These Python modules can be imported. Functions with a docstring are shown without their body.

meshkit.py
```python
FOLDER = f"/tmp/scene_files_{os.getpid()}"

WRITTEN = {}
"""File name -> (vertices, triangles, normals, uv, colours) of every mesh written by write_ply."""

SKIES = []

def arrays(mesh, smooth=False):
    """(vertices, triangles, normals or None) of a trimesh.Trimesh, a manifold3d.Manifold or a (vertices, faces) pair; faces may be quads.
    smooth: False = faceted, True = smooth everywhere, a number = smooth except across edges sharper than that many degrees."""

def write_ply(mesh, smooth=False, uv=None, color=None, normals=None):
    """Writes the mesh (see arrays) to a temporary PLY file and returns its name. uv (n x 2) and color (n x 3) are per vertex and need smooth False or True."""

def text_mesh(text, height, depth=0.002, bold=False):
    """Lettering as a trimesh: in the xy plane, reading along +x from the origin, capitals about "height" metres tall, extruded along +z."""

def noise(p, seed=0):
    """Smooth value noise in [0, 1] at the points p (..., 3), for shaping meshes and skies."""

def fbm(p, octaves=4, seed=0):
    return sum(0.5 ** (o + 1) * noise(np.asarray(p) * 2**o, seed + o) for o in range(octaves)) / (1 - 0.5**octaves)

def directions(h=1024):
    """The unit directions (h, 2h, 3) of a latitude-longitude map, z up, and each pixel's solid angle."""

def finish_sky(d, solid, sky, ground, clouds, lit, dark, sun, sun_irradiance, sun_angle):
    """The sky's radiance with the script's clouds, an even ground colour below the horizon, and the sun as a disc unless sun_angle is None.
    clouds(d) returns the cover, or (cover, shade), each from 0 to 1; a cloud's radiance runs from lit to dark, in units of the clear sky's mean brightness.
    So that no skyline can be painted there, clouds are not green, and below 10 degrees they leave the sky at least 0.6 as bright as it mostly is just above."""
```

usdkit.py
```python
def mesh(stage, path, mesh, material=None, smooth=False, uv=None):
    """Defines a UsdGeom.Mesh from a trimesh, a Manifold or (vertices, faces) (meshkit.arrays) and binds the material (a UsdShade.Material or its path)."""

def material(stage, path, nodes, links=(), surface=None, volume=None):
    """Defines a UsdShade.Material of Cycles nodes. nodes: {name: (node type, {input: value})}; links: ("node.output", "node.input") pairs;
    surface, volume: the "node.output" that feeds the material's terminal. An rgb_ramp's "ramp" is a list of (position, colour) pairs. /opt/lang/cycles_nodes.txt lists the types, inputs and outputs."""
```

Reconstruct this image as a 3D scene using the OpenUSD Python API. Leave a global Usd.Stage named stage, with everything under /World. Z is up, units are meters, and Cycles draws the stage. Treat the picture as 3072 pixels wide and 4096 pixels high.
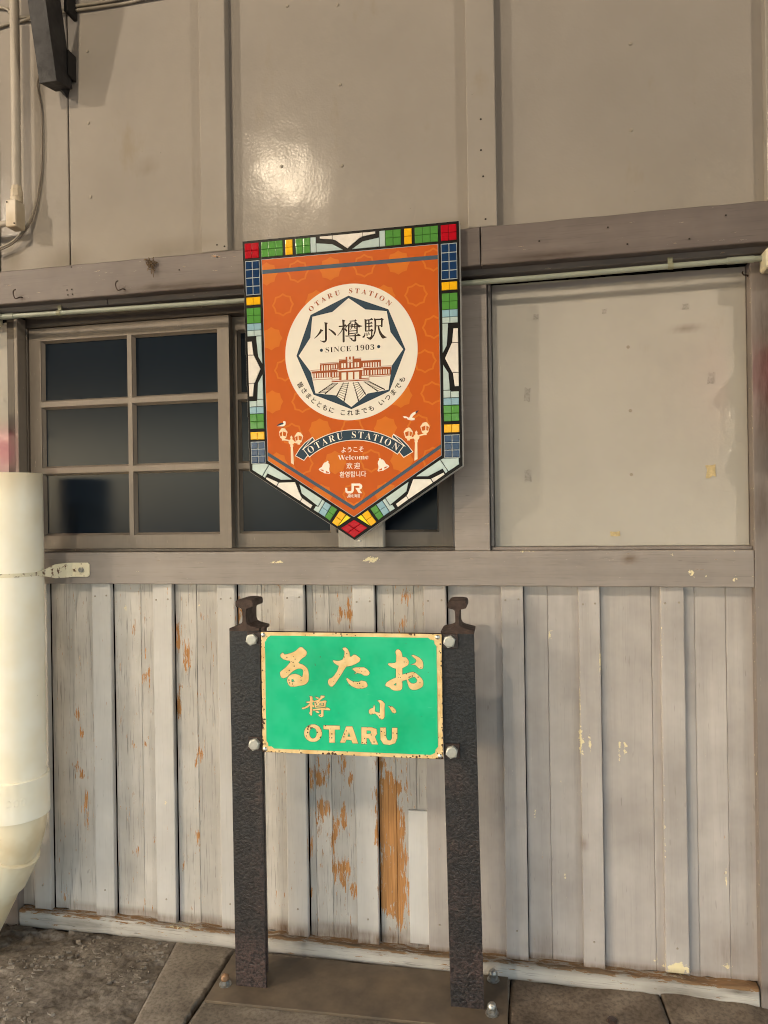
import math, random, json
import numpy as np, trimesh, usdkit, meshkit
from shapely.geometry import Polygon, Point, LineString, box as sbox
from shapely.ops import unary_union
from shapely import affinity
from pxr import Usd, UsdGeom, UsdLux, UsdShade, Gf, Sdf, Vt

random.seed(7)
rng = np.random.default_rng(7)
stage = Usd.Stage.CreateInMemory()
UsdGeom.SetStageUpAxis(stage, UsdGeom.Tokens.z)
UsdGeom.SetStageMetersPerUnit(stage, 1.0)
UsdGeom.Xform.Define(stage, '/World')
UsdGeom.Scope.Define(stage, '/World/Looks')

# ------------------------------------------------------------------ camera
# wall front = plane y 0, x to the right, z up, camera 2.58 m in front of the wall at eye height
EXPOSURE = 2.1
cam = UsdGeom.Camera.Define(stage, '/World/camera')
cam.CreateHorizontalApertureAttr(36.0)
cam.CreateVerticalApertureAttr(48.0)
cam.CreateFocalLengthAttr(36.0 * 2950 / 3072)
cam.CreateClippingRangeAttr(Gf.Vec2f(0.05, 5000))
cam.CreateExposureAttr(EXPOSURE)
CAM_R = [(0.97899369, 0.20334339, -0.01492724), (0.01482118, 0.00204444, 0.99988807), (-0.20335115, 0.97910535, 0.00101229)]
CAM_P = (0.0, -2.584, 1.6225)
r_, u_, f_ = CAM_R
cam.AddTransformOp().Set(Gf.Matrix4d(*r_, 0, *u_, 0, *[-a for a in f_], 0, *CAM_P, 1))

# ------------------------------------------------------------------ sky and sun (low, hazy, coming in under the canopy from the left)
SUN_TO = np.array([-0.80, -0.60, 0.0]); SUN_TO /= np.linalg.norm(SUN_TO)
SUN_ELEV = math.radians(20)
SKY_STRENGTH, SUN_INT, SUN_ANGLE = 0.135, 0.5, 16.0
LAMP_STRENGTH = 14.0
sun_dir = np.array([*(SUN_TO[:2] * math.cos(SUN_ELEV)), math.sin(SUN_ELEV)])
sky = UsdLux.DomeLight.Define(stage, '/World/sky')
sky.GetPrim().SetCustomDataByKey('kind', 'structure')
skymat = usdkit.material(stage, '/World/Looks/sky', {
    'tex': ('sky_texture', {'sky_type': 'single_scattering', 'sun_disc': False, 'sun_elevation': SUN_ELEV, 'sun_rotation': math.atan2(sun_dir[0], sun_dir[1])}),
    'bg': ('background_shader', {'strength': SKY_STRENGTH})}, [('tex.color', 'bg.color')], surface='bg.background')
UsdShade.MaterialBindingAPI.Apply(sky.GetPrim()).Bind(skymat)
sun = UsdLux.DistantLight.Define(stage, '/World/sun')
sun.CreateIntensityAttr(SUN_INT); sun.CreateAngleAttr(SUN_ANGLE); sun.CreateNormalizeAttr(True)
sun.CreateColorAttr(Gf.Vec3f(1.0, 0.95, 0.88))
zax = sun_dir; xax = np.cross([0, 0, 1.0], zax); xax /= np.linalg.norm(xax); yax = np.cross(zax, xax)
sun.AddTransformOp().Set(Gf.Matrix4d(*xax, 0, *yax, 0, *zax, 0, 0, 0, 0, 1))

# ------------------------------------------------------------------ helpers
_names = {}
def numbered(parent, name):
    k = (parent, name); n = _names.get(k, 0); _names[k] = n + 1
    return f'{parent}/{name}' if n == 0 else f'{parent}/{name}_{n:03d}'
def tag(prim, label=None, category=None, group=None, kind=None):
    p = prim.GetPrim() if hasattr(prim, 'GetPrim') else prim
    for k, v in (('label', label), ('category', category), ('group', group), ('kind', kind)):
        if v: p.SetCustomDataByKey(k, v)
    return p
def thing(name, label=None, category=None, group=None, kind=None, loc=(0, 0, 0), rotz=0.0):
    x = UsdGeom.Xform.Define(stage, numbered('/World', name))
    if any(loc): x.AddTranslateOp().Set(Gf.Vec3d(*loc))
    if rotz: x.AddRotateZOp().Set(rotz)
    return tag(x, label, category, group, kind)
def path_of(p): return '/World' if p is None else str(p.GetPath())
def obj(name, mesh, mat, parent=None, smooth=False, label=None, wear=None, tone=None):
    """One Mesh prim under parent (or /World). wear: n x 3 per-vertex peel / chip / dirt amounts."""
    m = usdkit.mesh(stage, numbered(path_of(parent), name), mesh, M[mat], smooth=smooth)
    if wear is not None:
        UsdGeom.PrimvarsAPI(m).CreatePrimvar('wear', Sdf.ValueTypeNames.Float3Array, 'vertex').Set(Vt.Vec3fArray.FromNumpy(np.asarray(wear, np.float32)))
    if label: m.GetPrim().SetCustomDataByKey('label', label)
    return m.GetPrim()

def cbox(x0, x1, y0, y1, z0, z1, c=0.002):
    """Box with chamfered edges."""
    c = min(c, (x1 - x0) / 3, (y1 - y0) / 3, (z1 - z0) / 3)
    v = []
    for sx, X in ((1, x0), (-1, x1)):
        for sy, Y in ((1, y0), (-1, y1)):
            for sz, Z in ((1, z0), (-1, z1)):
                v += [(X + sx * c, Y + sy * c, Z), (X + sx * c, Y, Z + sz * c), (X, Y + sy * c, Z + sz * c)]
    return trimesh.convex.convex_hull(np.array(v))
def pbox(x0, x1, y0, y1, z0, z1):
    return trimesh.creation.box(bounds=[(x0, y0, z0), (x1, y1, z1)])
def join(*ms): return trimesh.util.concatenate([m for m in ms])
def extr(poly, d):
    g = [x for x in getattr(poly, 'geoms', [poly]) if x.geom_type == 'Polygon' and x.area > 0]
    return join(*[trimesh.creation.extrude_polygon(x, d, engine='earcut') for x in g])
def sheet(poly):
    """Flat triangulation of a polygon in the uv plane (z = 0, facing +z)."""
    vs, fs, n = [], [], 0
    for g in getattr(poly, 'geoms', [poly]):
        if g.geom_type != 'Polygon' or g.area <= 0: continue
        v, f = trimesh.creation.triangulate_polygon(g, engine='earcut')
        v = np.asarray(v); f = np.asarray(f)
        a = v[f]; cr = (a[:, 1, 0] - a[:, 0, 0]) * (a[:, 2, 1] - a[:, 0, 1]) - (a[:, 1, 1] - a[:, 0, 1]) * (a[:, 2, 0] - a[:, 0, 0])
        f = np.where((cr < 0)[:, None], f[:, ::-1], f)
        vs.append(v); fs.append(f + n); n += len(v)
    v = np.vstack(vs)
    return trimesh.Trimesh(np.column_stack([v, np.zeros(len(v))]), np.vstack(fs), process=False)
def to_wall(mesh, x, y, z, s=1.0):
    """uv-plane mesh (u right, v up, w towards the viewer) to the world: u to x, v to z, w to -y."""
    v = np.asarray(mesh.vertices) * s
    return trimesh.Trimesh(np.column_stack([x + v[:, 0], y - v[:, 2], z + v[:, 1]]), mesh.faces, process=False)
def tube(points, rad, n=10, sub=6, closed=False):
    p = np.array(points, float)
    if sub > 1 and len(p) > 2:
        q = np.vstack([2 * p[0] - p[1], p, 2 * p[-1] - p[-2]]); out = []
        for i in range(1, len(q) - 2):
            for t in np.linspace(0, 1, sub, endpoint=False):
                a, b, c, d = q[i - 1:i + 3]
                out.append(.5 * (2 * b + (c - a) * t + (2 * a - 5 * b + 4 * c - d) * t * t + (3 * b - a - 3 * c + d) * t ** 3))
        p = np.vstack(out + [p[-1]])
    tg = np.gradient(p, axis=0); tg /= np.linalg.norm(tg, axis=1)[:, None]
    ref = np.array([0, 0, 1.0]) if abs(tg[0, 2]) < .9 else np.array([1.0, 0, 0])
    rings = []
    for i in range(len(p)):
        a = ref - tg[i] * (ref @ tg[i]); a /= np.linalg.norm(a); b = np.cross(tg[i], a); ref = a
        th = np.linspace(0, 2 * np.pi, n, endpoint=False)
        rr = rad[min(i, len(rad) - 1)] if np.ndim(rad) else rad
        rings.append(p[i] + rr * (np.cos(th)[:, None] * a + np.sin(th)[:, None] * b))
    v = np.vstack(rings + [p[:1], p[-1:]]); f = []
    for i in range(len(p) - 1):
        for k in range(n):
            a, b = i * n + k, i * n + (k + 1) % n
            f += [(a, b, b + n), (a, b + n, a + n)]
    e = len(p) * n
    for k in range(n):
        f += [(e, (k + 1) % n, k), (e + 1, e - n + k, e - n + (k + 1) % n)]
    return trimesh.Trimesh(v, f, process=False)
def lathe(profile, n=32, axis_at=(0, 0, 0)):
    """profile: (radius, z) from bottom to top, closed at both ends if the radius is 0."""
    m = trimesh.creation.revolve(np.array(profile, float), sections=n)
    m.apply_translation(axis_at); return m

def wear_at(x, z, base=(0, 0, 0), which='all'):
    w = np.zeros((len(x), 3)); w[:] = base
    for bx, bz, rx, rz, a in PEEL:
        w[:, 0] = np.maximum(w[:, 0], a * np.exp(-(((x - bx) / (rx * 1.3)) ** 2 + ((z - bz) / (rz * 1.2)) ** 2) ** 1.5))
    for bx, bz, rx, rz, a in CHIP:
        w[:, 1] = np.maximum(w[:, 1], a * np.exp(-(((x - bx) / (rx * 1.2)) ** 2 + ((z - bz) / (rz * 1.2)) ** 2) ** 1.5))
    for bx, bz, rx, rz, a in DIRT:
        w[:, 2] = np.maximum(w[:, 2], a * np.exp(-(((x - bx) / rx) ** 2 + ((z - bz) / rz) ** 2)))
    return w
def board(x0, x1, z0, z1, yf, yb, step=0.012, base=(0, 0, 0), rough=0.0006, edge=0.0022, ends=True, edgechip=0.0, seed=0, zfac=2.0, bot=None):
    """A plank or panel: a gridded front face with slightly uneven edges and rounded arrises, sides, and per-vertex wear."""
    nx = max(5, int((x1 - x0) / step) + 3); nz = max(5, int((z1 - z0) / (step * zfac)) + 3)
    gx = np.concatenate([[0, edge * .35, edge], np.linspace(edge, x1 - x0 - edge, nx)[1:-1], [x1 - x0 - edge, x1 - x0 - edge * .35, x1 - x0]]) + x0
    gz = np.concatenate([[0, edge * .35, edge], np.linspace(edge, z1 - z0 - edge, nz)[1:-1], [z1 - z0 - edge, z1 - z0 - edge * .35, z1 - z0]]) + z0
    X, Z = np.meshgrid(gx, gz)
    def inset(k, n):
        d = np.zeros(n); d[0] = d[-1] = 1; d[1] = d[-2] = .35; return d
    ex = inset(0, len(gx))[None, :] * np.ones((len(gz), 1)); ez = inset(0, len(gz))[:, None] * np.ones((1, len(gx)))
    P = np.stack([X * 6, np.full_like(X, seed * 7.3), Z * 2.2], -1)
    Y = yf + edge * np.maximum(ex, ez) ** 1.0 + rough * 2 * (meshkit.fbm(P, 3, seed) - .5)
    wob = .55 * (meshkit.noise(np.stack([X * 3 + seed, Z * 22, X * 0 + seed], -1)) - .5) * rough * 2.2
    Xw = X + wob * (np.abs(X - (x0 + x1) / 2) / ((x1 - x0) / 2)) ** 3
    wobz = (meshkit.noise(np.stack([X * 22 + seed, Z * 3, X * 0 + seed + 5], -1)) - .5) * rough * 2.2
    Zw = Z + wobz * (np.abs(Z - (z0 + z1) / 2) / ((z1 - z0) / 2)) ** 3
    if bot is not None: Zw = Zw + bot(X) * np.clip((z0 + .035 - Z) / .035, 0, 1)
    v = np.stack([Xw, Y, Zw], -1).reshape(-1, 3)
    h, w = X.shape; idx = np.arange(h * w).reshape(h, w)
    q = np.stack([idx[:-1, :-1], idx[:-1, 1:], idx[1:, 1:], idx[1:, :-1]], -1).reshape(-1, 4)
    f = [q[:, [0, 1, 2]], q[:, [0, 2, 3]]]
    rim = np.concatenate([idx[0, :], idx[1:, -1], idx[-1, -2::-1], idx[-2:0:-1, 0]])
    back = v[rim].copy(); back[:, 1] = yb
    n0 = len(v); v = np.vstack([v, back]); k = len(rim); a = rim; b = np.roll(rim, -1); a2 = n0 + np.arange(k); b2 = np.roll(a2, -1)
    f += [np.stack([b, a, a2], -1), np.stack([b, a2, b2], -1)]
    wr = wear_at(v[:, 0], v[:, 2], base)
    if edgechip:
        dist = np.minimum(np.minimum(v[:, 0] - x0, x1 - v[:, 0]), 1)
        wr[:, 1] = np.maximum(wr[:, 1], edgechip * np.exp(-np.maximum(dist, 0) / .004))
    wr[n0:, :] = wr[rim, :] * .8
    return trimesh.Trimesh(v, np.vstack(f), process=False), wr
def plank(name, mat, parent, *a, label=None, **k):
    m, w = board(*a, **k)
    return obj(name, m, mat, parent, smooth=False, wear=w, label=label)

PEEL = [(-1.804, 0.844, 0.012, 0.03, 0.5), (-1.787, 0.769, 0.01, 0.025, 0.5), (-1.804, 0.628, 0.012, 0.03, 0.55), (-1.79, 0.596, 0.02, 0.02, 0.55), (-1.771, 0.49, 0.012, 0.04, 0.6), (-1.763, 0.415, 0.008, 0.04, 0.6), (-1.871, 0.109, 0.02, 0.02, 0.45), (-1.552, 1.185, 0.006, 0.03, 0.5), (-1.501, 1.093, 0.006, 0.02, 0.5), (-1.506, 0.999, 0.01, 0.02, 0.6), (-1.488, 0.994, 0.008, 0.04, 0.6), (-1.609, 1.026, 0.006, 0.02, 0.45), (-1.51, 0.735, 0.012, 0.015, 0.5), (-1.566, 0.728, 0.015, 0.012, 0.4), (-1.363, 1.159, 0.012, 0.05, 0.65), (-1.329, 1.081, 0.016, 0.055, 0.65), (-1.364, 0.891, 0.01, 0.05, 0.65), (-1.354, 0.962, 0.008, 0.02, 0.5), (-1.278, 0.711, 0.012, 0.03, 0.6), (-1.291, 0.675, 0.008, 0.02, 0.5), (-1.295, 0.381, 0.01, 0.03, 0.6), (-1.358, 0.272, 0.007, 0.02, 0.5), (-1.55, 0.311, 0.006, 0.02, 0.5), (-1.111, 1.25, 0.014, 0.06, 0.6), (-0.717, 1.258, 0.012, 0.03, 0.55), (-0.683, 1.255, 0.014, 0.05, 0.6), (-0.47, 1.321, 0.018, 0.02, 0.55), (-0.478, 1.22, 0.02, 0.02, 0.5), (-0.799, 0.653, 0.02, 0.045, 0.55), (-0.814, 0.67, 0.012, 0.06, 0.5), (-0.839, 0.636, 0.01, 0.04, 0.6), (-0.715, 0.71, 0.014, 0.04, 0.6), (-0.687, 0.642, 0.01, 0.03, 0.6), (-0.794, 0.535, 0.025, 0.04, 0.65), (-0.805, 0.482, 0.012, 0.05, 0.6), (-0.715, 0.499, 0.01, 0.05, 0.65), (-0.746, 0.455, 0.014, 0.05, 0.6), (-0.757, 0.402, 0.012, 0.05, 0.6), (-0.718, 0.317, 0.03, 0.03, 0.68), (-0.749, 0.306, 0.014, 0.03, 0.6), (-0.722, 0.276, 0.02, 0.03, 0.6), (-0.68, 0.244, 0.012, 0.03, 0.6), (-0.843, 0.383, 0.01, 0.04, 0.55), (-0.842, 0.224, 0.008, 0.025, 0.6), (-0.768, 0.685, 0.01, 0.03, 0.5), (-0.553, 0.578, 0.035, 0.09, 0.97), (-0.53, 0.483, 0.035, 0.09, 0.94), (-0.566, 0.458, 0.022, 0.08, 0.87), (-0.513, 0.438, 0.018, 0.05, 0.82), (-0.517, 0.369, 0.03, 0.08, 0.92), (-0.557, 0.318, 0.022, 0.08, 0.9), (-0.528, 0.269, 0.04, 0.09, 0.94), (-0.558, 0.22, 0.025, 0.05, 0.9), (-0.514, 0.207, 0.022, 0.06, 0.92), (-0.511, 0.155, 0.014, 0.04, 0.87), (-0.522, 0.623, 0.03, 0.03, 0.77), (-0.574, 0.713, 0.014, 0.03, 0.65)]
CHIP = [(0.04, 1.185, 0.01, 0.02, 0.6), (0.132, 0.973, 0.004, 0.1, 0.55), (0.133, 0.836, 0.006, 0.08, 0.65), (0.201, 1.103, 0.004, 0.06, 0.6), (0.164, 0.83, 0.006, 0.04, 0.65), (0.14, 0.817, 0.008, 0.04, 0.6), (0.261, 0.805, 0.005, 0.045, 0.65), (0.282, 0.809, 0.008, 0.03, 0.6), (0.495, 1.408, 0.012, 0.016, 0.65), (0.628, 1.391, 0.012, 0.012, 0.65), (0.102, 1.405, 0.007, 0.007, 0.6), (0.143, 1.393, 0.008, 0.006, 0.6), (0.435, 1.476, 0.014, 0.008, 0.6), (0.616, 1.476, 0.02, 0.008, 0.55), (-0.039, 1.481, 0.03, 0.006, 0.55), (0.54, 1.397, 0.014, 0.006, 0.6), (0.437, 0.087, 0.04, 0.022, 0.9), (0.596, 0.101, 0.03, 0.014, 0.6), (0.37, 0.093, 0.015, 0.012, 0.6), (0.065, 0.689, 0.006, 0.015, 0.6), (-0.023, 0.57, 0.005, 0.022, 0.6), (0.078, 0.35, 0.006, 0.02, 0.65), (0.595, 0.395, 0.004, 0.05, 0.55), (-0.943, 1.448, 0.03, 0.006, 0.7), (-0.587, 1.455, 0.035, 0.012, 0.75), (-1.506, 1.408, 0.02, 0.005, 0.6), (-1.341, 0.058, 0.08, 0.012, 0.45), (-1.272, 1.273, 0.007, 0.012, 0.6), (-1.588, 1.264, 0.008, 0.018, 0.65), (-1.586, 1.23, 0.006, 0.008, 0.6), (-1.413, 0.522, 0.008, 0.01, 0.65), (-1.41, 0.416, 0.006, 0.006, 0.6), (0.403, 0.565, 0.004, 0.3, 0.45), (0.403, 1.15, 0.004, 0.2, 0.45), (0.693, 0.871, 0.003, 0.3, 0.45)]
NAILS = [(-1.677, 3.425), (-1.676, 3.147), (-1.672, 2.861), (-0.67, 3.162), (-0.668, 2.87), (-0.895, 2.893), (0.326, 3.165), (0.323, 2.879), (-0.864, 3.474), (-0.675, 3.449)]
NAILS_B = [(-0.168, 2.956), (-0.169, 2.851), (-0.163, 2.761), (-0.157, 2.615), (-1.135, 2.614), (-1.106, 2.606)]
NAILS_P = [(0.312, 2.175), (0.316, 1.958), (0.316, 1.74)]
TAPE = [(0.006, 2.299), (0.236, 2.301), (0.497, 2.3), (-0.03, 1.745), (0.574, 2.056), (-0.028, 2.028), (0.569, 1.746), (0.26, 1.538)]
DIRT = [(-.95, .075, .05, .03, .9), (-.87, .07, .05, .03, .8), (-.72, .075, .13, .02, .8), (-.56, .075, .08, .03, .9), (-1.3, .07, .3, .012, .6), (.0, .065, .7, .010, .55), (.82, 2.25, .10, .30, 1.0), (.74, 2.05, .05, .35, .8), (.76, 1.85, .06, .2, .75), (.715, 1.62, .03, .1, .6), (.80, 1.55, .06, .06, .5), (-1.25, 2.47, .22, .014, 1.1), (-1.38, 2.475, .05, .012, 1.1), (.05, 2.47, .15, .012, .8), (.3, 1.455, .02, .012, .9), (-1.0, 2.0, .01, .01, 0), (.29, 2.215, .028, .003, 1.0), (.50, 2.225, .035, .0025, 1.0), (.14, .48, .012, .02, .5), (.0, .10, .06, .05, .35), (.6, .15, .06, .06, .35), (-1.79, 2.62, .08, .05, .45), (-2.02, 2.66, .04, .06, .5), (-1.3, 2.63, .2, .03, .35), (-1.43, 2.95, .03, .02, .4), (-.30, 2.62, .08, .02, .4), (-.6, -.004, 3.0, .013, .75), (-1.75, .03, .2, .02, .5), (.45, .02, .12, .02, .5), (.62, .045, .06, .01, .7), (-1.25, 2.470, .25, .010, 1.0), (.86, 2.0, .05, .5, .6), (-.45, .062, 1.6, .014, .8), (-.7, .09, .25, .022, .7), (-1.5, .075, .5, .016, .6), (.3, .07, .5, .010, .5)]
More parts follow.
